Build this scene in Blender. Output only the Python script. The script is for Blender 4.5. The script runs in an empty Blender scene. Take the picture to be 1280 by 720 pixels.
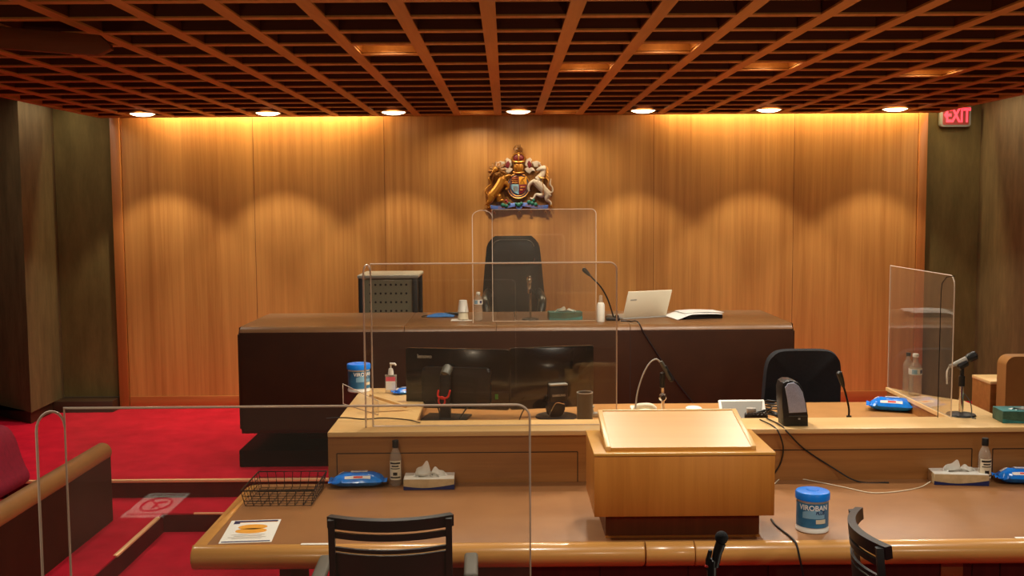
import bpy, bmesh, math, random
from mathutils import Vector, Matrix
random.seed(7)
C = bpy.context.scene.collection
PI = math.pi

# ------------------------------------------------------------------ camera
F = 1300.0; H = 2.07
PITCH = math.atan(105/F); YAW = math.atan(6/F); ROLL = math.radians(.38)
R3 = Matrix.Rotation(-YAW, 3, 'Z') @ Matrix.Rotation(PI/2-PITCH, 3, 'X') @ Matrix.Rotation(-ROLL, 3, 'Z')
cam = bpy.data.cameras.new('camera'); cam.sensor_width = 36; cam.lens = F/1280*36; cam.clip_start = .02
co = bpy.data.objects.new('camera', cam); C.objects.link(co)
co.matrix_world = Matrix.Translation((0, 0, H)) @ R3.to_4x4()
bpy.context.scene.camera = co

def az(px, py, z):
    d = R3 @ Vector(((px-640)/F, (360-py)/F, -1)); t = (z-H)/d.z
    return Vector((d.x*t, d.y*t, z))
def ay(px, py, Y):
    d = R3 @ Vector(((px-640)/F, (360-py)/F, -1)); t = Y/d.y
    return Vector((d.x*t, Y, H+d.z*t))

# ------------------------------------------------------------------ materials
def lin(c):
    return tuple((v/12.92 if v <= .04045 else ((v+.055)/1.055)**2.4) for v in [x/255 for x in c])+(1,)
def base(name):
    m = bpy.data.materials.new(name); m.use_nodes = True
    nt = m.node_tree; b = nt.nodes['Principled BSDF']; return m, nt, b
def plain(name, rgb, rough=.5, metal=0, spec=.5, bump=0, bscale=200, coat=0, emit=None, es=1):
    m, nt, b = base(name)
    b.inputs['Base Color'].default_value = lin(rgb); b.inputs['Roughness'].default_value = rough
    b.inputs['Metallic'].default_value = metal; b.inputs['Specular IOR Level'].default_value = spec
    b.inputs['Coat Weight'].default_value = coat
    if emit: b.inputs['Emission Color'].default_value = lin(emit); b.inputs['Emission Strength'].default_value = es
    n = nt.nodes.new('ShaderNodeTexNoise'); n.inputs['Scale'].default_value = bscale; n.inputs['Detail'].default_value = 3
    tc = nt.nodes.new('ShaderNodeTexCoord'); nt.links.new(tc.outputs['Object'], n.inputs['Vector'])
    r = nt.nodes.new('ShaderNodeMapRange'); r.inputs['To Min'].default_value = max(.02, rough-.05); r.inputs['To Max'].default_value = min(1, rough+.05)
    nt.links.new(n.outputs['Fac'], r.inputs['Value']); nt.links.new(r.outputs['Result'], b.inputs['Roughness'])
    if bump:
        bp = nt.nodes.new('ShaderNodeBump'); bp.inputs['Strength'].default_value = bump; bp.inputs['Distance'].default_value = .004
        nt.links.new(n.outputs['Fac'], bp.inputs['Height']); nt.links.new(bp.outputs['Normal'], b.inputs['Normal'])
    return m
def mottled(name, c1, c2, scale=(3, 3, 3), rough=.6, bump=.0, detail=6, spec=.5, bscale=None, lo=.3, hi=.7):
    m, nt, b = base(name)
    tc = nt.nodes.new('ShaderNodeTexCoord'); mp = nt.nodes.new('ShaderNodeMapping'); mp.inputs['Scale'].default_value = scale
    n = nt.nodes.new('ShaderNodeTexNoise'); n.inputs['Scale'].default_value = 1; n.inputs['Detail'].default_value = detail
    n.inputs['Roughness'].default_value = .65
    r = nt.nodes.new('ShaderNodeValToRGB'); r.color_ramp.elements[0].position = lo; r.color_ramp.elements[1].position = hi
    r.color_ramp.elements[0].color = lin(c1); r.color_ramp.elements[1].color = lin(c2)
    L = nt.links.new
    L(tc.outputs['Object'], mp.inputs['Vector']); L(mp.outputs['Vector'], n.inputs['Vector']); L(n.outputs['Fac'], r.inputs['Fac'])
    L(r.outputs['Color'], b.inputs['Base Color'])
    b.inputs['Roughness'].default_value = rough; b.inputs['Specular IOR Level'].default_value = spec
    if bump:
        n2 = nt.nodes.new('ShaderNodeTexNoise'); n2.inputs['Scale'].default_value = bscale or 300; n2.inputs['Detail'].default_value = 2
        L(tc.outputs['Object'], n2.inputs['Vector'])
        bp = nt.nodes.new('ShaderNodeBump'); bp.inputs['Strength'].default_value = bump; bp.inputs['Distance'].default_value = .003
        L(n2.outputs['Fac'], bp.inputs['Height']); L(bp.outputs['Normal'], b.inputs['Normal'])
    return m
def wood(name, c1, c2, axis='z', rough=.4, fine=28, long=.9, panel=0, coat=0, spec=.5):
    """veneer: two stretched noises along the grain; panel>0 adds a board-to-board tone change along x"""
    m, nt, b = base(name); L = nt.links.new
    tc = nt.nodes.new('ShaderNodeTexCoord'); s = [fine]*3; s['xyz'.index(axis)] = long
    mp = nt.nodes.new('ShaderNodeMapping'); mp.inputs['Scale'].default_value = s
    L(tc.outputs['Object'], mp.inputs['Vector'])
    n = nt.nodes.new('ShaderNodeTexNoise'); n.inputs['Scale'].default_value = 1; n.inputs['Detail'].default_value = 5; n.inputs['Roughness'].default_value = .7
    n.inputs['Distortion'].default_value = .6
    L(mp.outputs['Vector'], n.inputs['Vector'])
    mp2 = nt.nodes.new('ShaderNodeMapping'); mp2.inputs['Scale'].default_value = [v*.18 for v in s]
    n2 = nt.nodes.new('ShaderNodeTexNoise'); n2.inputs['Scale'].default_value = 1; n2.inputs['Detail'].default_value = 2
    L(tc.outputs['Object'], mp2.inputs['Vector']); L(mp2.outputs['Vector'], n2.inputs['Vector'])
    a = nt.nodes.new('ShaderNodeMath'); a.operation = 'MULTIPLY_ADD'; a.inputs[1].default_value = .55
    L(n.outputs['Fac'], a.inputs[0])
    a2 = nt.nodes.new('ShaderNodeMath'); a2.operation = 'MULTIPLY'; a2.inputs[1].default_value = .45; L(n2.outputs['Fac'], a2.inputs[0])
    L(a2.outputs[0], a.inputs[2]); out = a.outputs[0]
    if panel:
        sx = nt.nodes.new('ShaderNodeSeparateXYZ'); L(tc.outputs['Object'], sx.inputs[0])
        d = nt.nodes.new('ShaderNodeMath'); d.operation = 'DIVIDE'; d.inputs[1].default_value = panel; L(sx.outputs['X'], d.inputs[0])
        fl = nt.nodes.new('ShaderNodeMath'); fl.operation = 'FLOOR'; L(d.outputs[0], fl.inputs[0])
        wn = nt.nodes.new('ShaderNodeTexWhiteNoise'); wn.noise_dimensions = '1D'; L(fl.outputs[0], wn.inputs['W'])
        e = nt.nodes.new('ShaderNodeMath'); e.operation = 'MULTIPLY_ADD'; e.inputs[1].default_value = .12; L(wn.outputs['Value'], e.inputs[0])
        L(out, e.inputs[2]); f2 = nt.nodes.new('ShaderNodeMath'); f2.operation = 'SUBTRACT'; f2.inputs[1].default_value = .06; L(e.outputs[0], f2.inputs[0]); out = f2.outputs[0]
    r = nt.nodes.new('ShaderNodeValToRGB'); r.color_ramp.elements[0].position = .34; r.color_ramp.elements[1].position = .66
    r.color_ramp.elements[0].color = lin(c1); r.color_ramp.elements[1].color = lin(c2)
    L(out, r.inputs['Fac']); L(r.outputs['Color'], b.inputs['Base Color'])
    b.inputs['Roughness'].default_value = rough; b.inputs['Coat Weight'].default_value = coat; b.inputs['Coat Roughness'].default_value = .15
    b.inputs['Specular IOR Level'].default_value = spec
    return m
def clear(name, tint=(250, 248, 244), ior=1.49, haze=.02, hazecol=(255, 240, 220), rough=.01):
    """thin clear sheet: see-through, with a Fresnel reflection and a trace of haze"""
    m, nt, b = base(name); L = nt.links.new; nt.nodes.remove(b); o = nt.nodes['Material Output']
    t = nt.nodes.new('ShaderNodeBsdfTransparent'); t.inputs['Color'].default_value = lin(tint)
    d = nt.nodes.new('ShaderNodeBsdfDiffuse'); d.inputs['Color'].default_value = lin(hazecol)
    x = nt.nodes.new('ShaderNodeMixShader'); x.inputs[0].default_value = haze; L(t.outputs[0], x.inputs[1]); L(d.outputs[0], x.inputs[2])
    g = nt.nodes.new('ShaderNodeBsdfGlossy'); g.inputs['Roughness'].default_value = rough
    ge = nt.nodes.new('ShaderNodeNewGeometry'); iv = nt.nodes.new('ShaderNodeMath'); iv.operation = 'MULTIPLY_ADD'
    # same reflectance seen from either side of the thin sheet
    iv.inputs[1].default_value = (1/ior-ior); iv.inputs[2].default_value = ior; L(ge.outputs['Backfacing'], iv.inputs[0])
    fr = nt.nodes.new('ShaderNodeLayerWeight'); fr.inputs['Blend'].default_value = .12
    mr = nt.nodes.new('ShaderNodeMath'); mr.operation = 'POWER'; mr.inputs[1].default_value = 1.0; L(fr.outputs['Facing'], mr.inputs[0])
    p5 = nt.nodes.new('ShaderNodeMath'); p5.operation = 'POWER'; p5.inputs[1].default_value = 4.0
    fc = nt.nodes.new('ShaderNodeLayerWeight'); fc.inputs['Blend'].default_value = .5; L(fc.outputs['Facing'], p5.inputs[0])
    ad = nt.nodes.new('ShaderNodeMath'); ad.operation = 'MULTIPLY_ADD'; ad.inputs[1].default_value = .85; ad.inputs[2].default_value = ((ior-1)/(ior+1))**2
    L(p5.outputs[0], ad.inputs[0])
    y = nt.nodes.new('ShaderNodeMixShader'); L(ad.outputs[0], y.inputs[0]); L(x.outputs[0], y.inputs[1]); L(g.outputs[0], y.inputs[2])
    nt.nodes.remove(iv); nt.nodes.remove(ge); nt.nodes.remove(fr); nt.nodes.remove(mr)
    L(y.outputs[0], o.inputs['Surface']); return m

M = {}
M['wall_wood'] = wood('wall veneer', (164, 108, 54), (206, 148, 82), 'z', .38, 22, .55, panel=.29)
M['trim_wood'] = wood('trim wood', (150, 90, 42), (180, 112, 56), 'z', .4)
M['base_wood'] = wood('base wood', (158, 88, 44), (186, 112, 60), 'x', .4)
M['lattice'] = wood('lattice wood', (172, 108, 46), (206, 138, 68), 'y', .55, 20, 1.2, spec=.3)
M['lattice_side'] = wood('lattice side shade', (78, 36, 15), (100, 48, 20), 'x', .6, 20, 1.2, spec=.2)  # darker copy of the lattice wood: shade on the cell faces put into colour
M['slab'] = wood('dark blade wood', (104, 54, 22), (130, 70, 30), 'x', .55, 20, 1.2, spec=.2)  # tone of a dark reflection, built as a solid piece
M['plenum'] = plain('ceiling void paint', (30, 14, 9), .9)
M['fabric_wall'] = mottled('olive wall cloth', (92, 78, 44), (116, 98, 58), (9, 9, 2.2), .9, .3, spec=.2)
M['fabric_wall2'] = mottled('brown wall cloth', (86, 70, 46), (112, 92, 62), (9, 9, 2.2), .9, .3, spec=.2)
M['dark_base'] = wood('dark skirting', (40, 24, 12), (62, 38, 20), 'x', .5)
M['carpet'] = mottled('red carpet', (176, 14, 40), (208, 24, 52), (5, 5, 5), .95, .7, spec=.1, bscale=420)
M['carpet_dark'] = mottled('shaded riser carpet', (70, 3, 9), (90, 5, 13), (6, 6, 6), .95, .5, spec=.0)  # darker copy of the red carpet: shade of unlit risers put into colour
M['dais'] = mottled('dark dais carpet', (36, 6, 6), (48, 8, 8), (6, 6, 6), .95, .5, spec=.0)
M['gold'] = plain('brass nosing', (255, 206, 150), .4, .25)
M['leather_tan'] = mottled('tan leather', (146, 98, 58), (162, 112, 68), (4, 4, 4), .42, .12, bscale=500)
M['leather_work'] = mottled('tan work surface', (176, 122, 66), (192, 136, 76), (4, 4, 4), .45, .1, bscale=500)
M['leather_dark'] = mottled('dark brown leather', (46, 23, 9), (56, 29, 12), (5, 5, 5), .55, .2, bscale=350, spec=.22)
M['bench_top'] = mottled('bench top leather', (112, 76, 44), (130, 90, 54), (4, 4, 4), .36, .1, bscale=350)
M['leather_camel'] = mottled('camel leather', (142, 96, 50), (160, 110, 60), (4, 4, 4), .4, .1, bscale=350)
M['desk_wood'] = wood('desk oak', (138, 88, 40), (172, 116, 60), 'x', .4, 26, .9)
M['cap_wood'] = wood('pale oak cap', (214, 172, 112), (234, 194, 134), 'x', .35, 24, .8)
M['edge_wood'] = wood('rounded oak edge', (186, 128, 62), (214, 158, 86), 'x', .3, 30, .8, coat=.4)
M['lectern_wood'] = wood('lectern oak', (176, 108, 38), (200, 130, 52), 'z', .4, 30, 1.0)
M['lectern_top'] = wood('lectern pale oak', (198, 142, 62), (210, 154, 72), 'x', .36, 18, .8)
M['lectern_edge'] = wood('lectern edge', (214, 166, 100), (226, 180, 114), 'y', .35)
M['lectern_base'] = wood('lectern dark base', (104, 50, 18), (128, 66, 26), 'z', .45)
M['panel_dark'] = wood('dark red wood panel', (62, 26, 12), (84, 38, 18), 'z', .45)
M['seam'] = plain('veneer seam', (104, 60, 28), .8)
M['line'] = plain('shadow groove', (38, 22, 10), .8)
M['black'] = plain('black plastic', (20, 19, 19), .42)
M['black_soft'] = mottled('black cloth', (17, 17, 20), (26, 26, 30), (60, 60, 60), .85, .3)
M['black_gloss'] = plain('black gloss plastic', (14, 13, 13), .2, coat=.3)
M['black_leather'] = mottled('black leather', (20, 19, 17), (30, 29, 26), (6, 6, 6), .33, .15, bscale=300)
M['black_metal'] = plain('black wire', (22, 20, 18), .4, .5)
M['grey_arm'] = plain('grey armrest', (92, 88, 80), .6)
M['grey_top'] = plain('pale grey laminate', (176, 172, 160), .35)
M['grey_dark'] = plain('dark grey steel', (78, 76, 66), .5, .1)
M['cart_panel'] = plain('olive grey steel', (134, 128, 104), .5)
M['grey_speaker'] = mottled('grey speaker cloth', (150, 154, 176), (186, 190, 208), (300, 300, 300), .6, .3)
M['silver'] = plain('silver plastic', (176, 172, 162), .35, .3)
M['chrome'] = plain('chrome', (220, 216, 210), .12, 1)
M['white'] = plain('white plastic', (236, 232, 222), .4)
M['paper'] = plain('white paper', (240, 238, 232), .8)
M['paper_cream'] = plain('cream paper', (226, 214, 186), .75)
M['blue'] = plain('bright blue plastic', (14, 126, 232), .3)
M['blue_dark'] = plain('navy print', (20, 34, 92), .5)
M['blue_label'] = mottled('blue label', (46, 100, 140), (60, 134, 178), (8, 8, 14), .4)
M['blue_pale'] = plain('pale blue print', (130, 178, 206), .45)
M['blue_foil'] = mottled('blue foil wrap', (8, 104, 222), (34, 142, 240), (18, 18, 18), .2, .5, bscale=45)
M['blue_cloth'] = plain('blue mask cloth', (60, 130, 210), .8)
M['orange'] = plain('orange print', (240, 166, 50), .6)
M['red'] = plain('red plastic', (226, 50, 40), .4)
M['pink'] = plain('pink label', (226, 90, 110), .5)
M['red_print'] = plain('red print', (180, 30, 40), .6)
M['red_cloth'] = mottled('red upholstery', (130, 12, 40), (156, 18, 48), (30, 30, 30), .9, .4)
M['teal'] = mottled('teal printed card', (26, 96, 96), (60, 150, 150), (14, 14, 22), .5)
M['teal_dark'] = mottled('dark green printed card', (26, 60, 52), (70, 110, 90), (20, 20, 30), .5)
M['beige'] = mottled('beige printed card', (184, 158, 112), (214, 190, 146), (20, 20, 20), .55)
M['green'] = plain('green sticker', (70, 150, 40), .5)
M['clear'] = clear('clear acrylic', ior=1.5, haze=.022)
M['clear_edge'] = clear('acrylic polished edge', tint=(235, 220, 205), ior=1.6, haze=.62, hazecol=(255, 236, 214), rough=.15)
M['bottle'] = clear('clear bottle plastic', tint=(240, 236, 228), ior=1.5, haze=.2, rough=.06)
M['liquid'] = clear('clear liquid', tint=(228, 220, 208), ior=1.33, haze=.05, rough=.03)
M['lamp'] = plain('lamp lens', (255, 236, 200), .5, emit=(255, 226, 170), es=14)
M['lamp_in'] = plain('recessed lamp lens', (255, 214, 150), .5, emit=(255, 205, 130), es=7)
M['ring'] = plain('lamp trim ring', (170, 140, 100), .4, .3)
M['exit_red'] = plain('exit letters', (255, 70, 80), .5, emit=(255, 60, 78), es=1.6)
M['exit_face'] = plain('exit sign face', (150, 56, 46), .5, emit=(150, 20, 20), es=.08)
M['exit_case'] = plain('exit sign case', (150, 146, 132), .5)
M['goldleaf'] = plain('gold leaf', (176, 116, 42), .35, .5)
M['gold_dark'] = mottled('dark gilded mane', (96, 58, 22), (160, 104, 44), (60, 60, 60), .45, .3)
M['cream_paint'] = plain('cream paint', (190, 172, 156), .5)
M['crimson'] = plain('crimson paint', (112, 24, 30), .5)
M['royal'] = mottled('blue scroll paint', (52, 74, 140), (84, 108, 176), (40, 40, 40), .5)
M['emerald'] = plain('green paint', (20, 84, 70), .5)
M['garter'] = plain('grey blue paint', (92, 88, 120), .5)

# ------------------------------------------------------------------ mesh builder
class MB:
    def __init__(s): s.bm = bmesh.new(); s.mi = 0
    def _faces(s, fs):
        for f in fs:
            if f.is_valid: f.material_index = s.mi
    def box(s, x0, x1, y0, y1, z0, z1, bev=0, seg=2, T=None):
        b = bmesh.new()
        v = [b.verts.new(p) for p in ((x0,y0,z0),(x1,y0,z0),(x1,y1,z0),(x0,y1,z0),(x0,y0,z1),(x1,y0,z1),(x1,y1,z1),(x0,y1,z1))]
        for q in ((3,2,1,0),(4,5,6,7),(0,1,5,4),(1,2,6,5),(2,3,7,6),(3,0,4,7)): b.faces.new([v[i] for i in q])
        if bev: bmesh.ops.bevel(b, geom=b.edges[:], offset=bev, segments=seg, profile=.5, affect='EDGES')
        s._merge(b, T); return s
    def cbox(s, c, d, bev=0, seg=2, T=None):
        return s.box(c[0]-d[0]/2, c[0]+d[0]/2, c[1]-d[1]/2, c[1]+d[1]/2, c[2]-d[2]/2, c[2]+d[2]/2, bev, seg, T)
    def _merge(s, b, T=None):
        if T is not None: bmesh.ops.transform(b, matrix=T, verts=b.verts[:])
        for f in b.faces: f.material_index = s.mi
        bmesh.ops.recalc_face_normals(b, faces=b.faces[:])
        me = bpy.data.meshes.new('tmp'); b.to_mesh(me); b.free(); s.bm.from_mesh(me); bpy.data.meshes.remove(me)
    def prism(s, poly, plane, d0, d1, bev=0, seg=2, T=None):
        """poly of 2-D points in 'xy','xz' or 'yz', extruded d0..d1 along the third axis"""
        b = bmesh.new()
        def P(p, d):
            return {'xy': (p[0], p[1], d), 'xz': (p[0], d, p[1]), 'yz': (d, p[0], p[1])}[plane]
        A = [b.verts.new(P(p, d0)) for p in poly]; B = [b.verts.new(P(p, d1)) for p in poly]
        n = len(poly); fa = b.faces.new(A); fb = b.faces.new(B[::-1])
        for i in range(n): b.faces.new((A[i], B[i], B[(i+1) % n], A[(i+1) % n]))
        if bev:
            es = list({e for f in (fa, fb) for e in f.edges})
            bmesh.ops.bevel(b, geom=es, offset=bev, segments=seg, profile=.5, affect='EDGES')
        s._merge(b, T); return s
    def lathe(s, prof, c=(0, 0, 0), seg=24, T=None, a0=0, a1=2*PI):
        b = bmesh.new(); full = abs(a1-a0-2*PI) < 1e-6; n = seg if full else seg+1
        rings = []
        for r, z in prof:
            if r < 1e-6 and full: rings.append([b.verts.new((c[0], c[1], c[2]+z))])
            else: rings.append([b.verts.new((c[0]+r*math.cos(a0+(a1-a0)*k/seg), c[1]+r*math.sin(a0+(a1-a0)*k/seg), c[2]+z)) for k in range(n)])
        for A, B in zip(rings, rings[1:]):
            m = seg
            for k in range(m):
                k2 = (k+1) % n
                if len(A) == 1 and len(B) == 1: continue
                if len(A) == 1: b.faces.new((A[0], B[k2], B[k]))
                elif len(B) == 1: b.faces.new((A[k], A[k2], B[0]))
                else: b.faces.new((A[k], A[k2], B[k2], B[k]))
        s._merge(b, T); return s
    def tube(s, pts, r, seg=8, T=None, flat=1):
        b = bmesh.new(); pts = [Vector(p) for p in pts]; n = len(pts)
        rs = r if isinstance(r, (list, tuple)) else [r]*n
        rings = []; up = Vector((0, 0, 1)); prev = None
        for i, p in enumerate(pts):
            t = (pts[min(i+1, n-1)]-pts[max(i-1, 0)]).normalized()
            if prev is None:
                a = t.cross(up)
                if a.length < .05: a = t.cross(Vector((1, 0, 0)))
                a.normalize()
            else: a = (prev-t*prev.dot(t)).normalized()
            prev = a; c = t.cross(a)
            rings.append([b.verts.new(p+rs[i]*(math.cos(2*PI*k/seg)*a+math.sin(2*PI*k/seg)*c)) for k in range(seg)])
        for A, B in zip(rings, rings[1:]):
            for k in range(seg): b.faces.new((A[k], A[(k+1) % seg], B[(k+1) % seg], B[k]))
        for ring, p, i, sg in ((rings[0], pts[0], 0, -1), (rings[-1], pts[-1], n-1, 1)):
            t = (pts[1]-pts[0]).normalized() if i == 0 else (pts[-1]-pts[-2]).normalized()
            v = b.verts.new(p+t*sg*rs[i]*.5)
            for k in range(seg): b.faces.new((ring[k], ring[(k+1) % seg], v))
        s._merge(b, T); return s
    def grid(s, fn, nu, nv, T=None, thick=0):
        b = bmesh.new()
        V = [[b.verts.new(fn(i/nu, j/nv)) for j in range(nv+1)] for i in range(nu+1)]
        for i in range(nu):
            for j in range(nv): b.faces.new((V[i][j], V[i+1][j], V[i+1][j+1], V[i][j+1]))
        if thick:
            bmesh.ops.recalc_face_normals(b, faces=b.faces[:])
            bmesh.ops.solidify(b, geom=b.faces[:], thickness=thick)
        s._merge(b, T); return s
    def poly(s, pts, T=None):
        b = bmesh.new(); b.faces.new([b.verts.new(p) for p in pts]); s._merge(b, T); return s
    def ball(s, c, r, seg=12, T=None):
        n = seg//2; rr = r if isinstance(r, (list, tuple)) else (r, r, r)
        b = bmesh.new(); bmesh.ops.create_uvsphere(b, u_segments=seg, v_segments=n, radius=1)
        bmesh.ops.transform(b, matrix=Matrix.Translation(c) @ Matrix.Diagonal((rr[0], rr[1], rr[2], 1)), verts=b.verts[:])
        s._merge(b, T); return s
    def build(s, name, mat, parent=None, ang=38):
        me = bpy.data.meshes.new(name); s.bm.to_mesh(me); s.bm.free()
        for m in (mat if isinstance(mat, (list, tuple)) else [mat]): me.materials.append(m)
        me.shade_smooth(); me.set_sharp_from_angle(angle=math.radians(ang))
        o = bpy.data.objects.new(name, me); C.objects.link(o)
        if parent: o.parent = parent
        return o

def thing(name, label, cat, loc=(0, 0, 0), rotz=0, group=None):
    o = bpy.data.objects.new(name, None); C.objects.link(o); o.empty_display_size = .1
    o.location = loc; o.rotation_euler = (0, 0, rotz); o['label'] = label; o['category'] = cat
    if group: o['group'] = group
    return o
def tag(o, label, cat, group=None):
    o['label'] = label; o['category'] = cat
    if group: o['group'] = group
    return o
def struct(name, mb, mat, parent=None, label=None):
    o = mb.build(name, mat, parent)
    if parent is None: o['kind'] = 'structure'
    return o
def copy_tree(o, parent=None):
    c = o.copy(); C.objects.link(c)
    if parent: c.parent = parent
    for ch in list(o.children): copy_tree(ch, c)
    return c
def text(body, size, mat, parent, fn, name='lettering', align='CENTER', ext=0.0006, bold=0.0):
    """lettering as a mesh; fn maps flat text coordinates (u, v, w) to a local point"""
    cu = bpy.data.curves.new('txt', 'FONT'); cu.body = body; cu.size = size; cu.align_x = align; cu.align_y = 'CENTER'
    cu.extrude = ext; cu.offset = bold; cu.resolution_u = 3
    t = bpy.data.objects.new('txt', cu); C.objects.link(t)
    bpy.context.view_layer.update()
    me = bpy.data.meshes.new_from_object(t.evaluated_get(bpy.context.evaluated_depsgraph_get()))
    bpy.data.objects.remove(t); bpy.data.curves.remove(cu)
    for v in me.vertices: v.co = fn(*v.co)
    me.materials.clear(); me.materials.append(mat); me.name = name
    o = bpy.data.objects.new(name, me); C.objects.link(o); o.parent = parent
    return o
def smooth2(P, n=3):
    for _ in range(n):
        P = [q for a, b in zip(P, P[1:]+P[:1]) for q in ((a[0]*.75+b[0]*.25, a[1]*.75+b[1]*.25), (a[0]*.25+b[0]*.75, a[1]*.25+b[1]*.75))]
    return P
def rrect(w, h, r, n=5, x0=0, z0=0, top=1.0):
    """rounded rectangle, width w (times `top` at the top edge), bottom at z0"""
    P = []
    for cx, cz, a in ((w/2-r, r, -PI/2), (w/2-r, h-r, 0), (-w/2+r, h-r, PI/2), (-w/2+r, r, PI)):
        for k in range(n+1):
            t = a+PI/2*k/n; x = cx+r*math.cos(t); z = cz+r*math.sin(t)
            P.append((x0+x*(1+(top-1)*z/h), z0+z))
    return P
def bez(p0, p1, p2, p3, n=14):
    p0, p1, p2, p3 = map(Vector, (p0, p1, p2, p3))
    return [(1-t)**3*p0+3*(1-t)**2*t*p1+3*(1-t)*t*t*p2+t**3*p3 for t in [k/n for k in range(n+1)]]
def spline(pts, n=8):
    P = [Vector(p) for p in pts]; P = [2*P[0]-P[1]]+P+[2*P[-1]-P[-2]]; out = []
    for i in range(1, len(P)-2):
        for k in range(n):
            t = k/n; a, b, c, d = P[i-1:i+3]
            out.append(.5*((2*b)+(c-a)*t+(2*a-5*b+4*c-d)*t*t+(3*b-a-3*c+d)*t**3))
    out.append(P[-2]); return out
def light(kind, name, loc, energy, col, **k):
    l = bpy.data.lights.new(name, kind); l.energy = energy; l.color = col
    o = bpy.data.objects.new(name, l); C.objects.link(o); o.location = loc
    for a, b in k.items():
        if a == 'rot': o.rotation_euler = b
        else: setattr(l, a, b)
    return o

# ------------------------------------------------------------------ key dimensions
ZT = .75                      # counsel table top
ZC = 1.0                      # clerk desk cap
ZW = .92                      # clerk work surface
ZB = 1.25                     # judge's bench top
ZP = .24                      # raised platform
ZG = 2.845                    # underside of ceiling lattice
YW = 9.35                     # wood wall
XL, XR = -3.52, 3.76          # ends of wood wall and lattice
TF, TB = 3.97, 4.86           # table front / back
WARM2 = (1.0, .88, .62); TABLE = (1.0, .93, .79)

# ------------------------------------------------------------------ setting
m = MB(); m.box(-7, 7, -1.5, 10, -.1, 0); struct('floor', m, M['carpet'])
m = MB(); m.mi = 0
m.box(-7, 5, 6.87, 9.7, 0, ZP-.002); m.box(-.84, 3.9, 5.1, 6.875, 0, ZP-.002)
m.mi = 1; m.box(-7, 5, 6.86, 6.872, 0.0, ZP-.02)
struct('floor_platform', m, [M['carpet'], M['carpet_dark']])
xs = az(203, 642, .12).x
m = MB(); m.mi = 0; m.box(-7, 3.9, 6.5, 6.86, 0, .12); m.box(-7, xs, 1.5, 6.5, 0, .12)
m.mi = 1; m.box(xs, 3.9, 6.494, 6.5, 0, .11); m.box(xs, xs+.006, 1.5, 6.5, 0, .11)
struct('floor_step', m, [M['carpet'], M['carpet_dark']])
m = MB(); m.box(-7, 3.9, 6.855, 6.882, ZP-.016, ZP+.003, .003); struct('trim_1', m, M['gold'])
m = MB(); m.box(xs+.2, 3.9, 6.488, 6.508, .112, .123, .002); struct('trim_2', m, M['gold'])
m = MB(); m.box(xs-.015, xs+.012, 5.7, 6.42, .11, .123, .003); struct('trim_3', m, M['gold'])
# wood wall with end posts, base and seams
m = MB(); m.box(XL+.09, XR-.08, YW, YW+.1, ZP+.11, 3.3); struct('wall_back', m, M['wall_wood'])
m = MB()
m.box(XL, XL+.085, YW-.02, YW+.12, ZP, 3.3, .004); m.box(XR-.075, XR, YW-.02, YW+.12, ZP, 3.3, .004)
struct('trim_4', m, M['trim_wood'])
m = MB(); m.box(XL+.09, XR-.08, YW-.012, YW+.05, ZP, ZP+.112, .003); struct('baseboard_back', m, M['base_wood'])
m = MB()
for px in (963, ): pass
for px in (318, 481, 817, 992):
    x = ay(px, 250, YW).x; m.box(x-.0016, x+.0016, YW-.0012, YW+.01, ZP+.11, 3.3)
struct('trim_5', m, M['seam'])
# recesses and side walls
m = MB(); m.box(-4.6, XL+.01, YW+.07, YW+.2, ZP+.1, 3.4); struct('wall_recess_left', m, M['fabric_wall'])
m = MB(); m.box(XR-.01, 4.6, YW+.07, YW+.2, 0, 3.4); struct('wall_recess_right', m, M['fabric_wall'])
m = MB(); m.box(-4.6, XL-.01, YW-.16, YW+.068, ZP-.05, ZP+.1, .004); struct('baseboard_recess', m, M['dark_base'])
b1 = az(39, 516, .34); a1 = az(0, 507, .34)
c1 = Vector((b1.x-.03, YW+.08, .34)); a1 = b1+(a1-b1)*6
m = MB(); m.prism([(b1.x, b1.y), (c1.x, c1.y), (-6.5, c1.y), (a1.x, a1.y)], 'xy', .34, 3.4); struct('wall_left', m, M['fabric_wall2'])
m = MB(); m.prism([(b1.x-.02, b1.y+.03), (c1.x-.02, c1.y), (-6.5, c1.y), (a1.x, a1.y+.03)], 'xy', ZP, .345); struct('baseboard_left', m, M['dark_base'])
xr = ay(1222, 300, YW+.07).x
m = MB(); m.box(xr, xr+.2, 2.0, YW+.1, .1, 3.4); struct('wall_right', m, M['fabric_wall2'])
m = MB(); m.box(xr-.012, xr, 2.0, YW+.05, 0, .34); struct('baseboard_right', m, M['dark_base'])
# ceiling lattice
xb0 = az(609, 4, ZG).x; yb0 = az(640, 22, ZG).y
PX, PY = .353, .3615
m = MB(); YB0 = .6
k = -12
while True:
    x = xb0+k*PX; k += 1
    if x < XL-.02: continue
    if x > XR+.02: break
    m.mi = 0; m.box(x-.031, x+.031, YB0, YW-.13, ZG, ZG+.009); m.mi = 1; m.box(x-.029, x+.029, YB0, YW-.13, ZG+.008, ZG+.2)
ys = []
k = -14
while True:
    y = yb0+k*PY; k += 1
    if y < YB0: continue
    if y > YW-.16: break
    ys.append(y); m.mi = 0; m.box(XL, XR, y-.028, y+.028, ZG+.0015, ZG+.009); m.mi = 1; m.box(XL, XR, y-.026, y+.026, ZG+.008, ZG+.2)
m.mi = 0; m.box(XL-.05, XL+.0, YB0, YW-.13, ZG, ZG+.22); m.box(XR, XR+.05, YB0, YW-.13, ZG, ZG+.22)
m.box(XL-.05, XR+.05, YW-.15, YW-.12, ZG, ZG+.3)
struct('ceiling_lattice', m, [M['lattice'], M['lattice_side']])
m = MB(); m.box(-7, 7, YB0-.5, YW+.2, 3.38, 3.45); struct('ceiling', m, M['plenum'])
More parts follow.
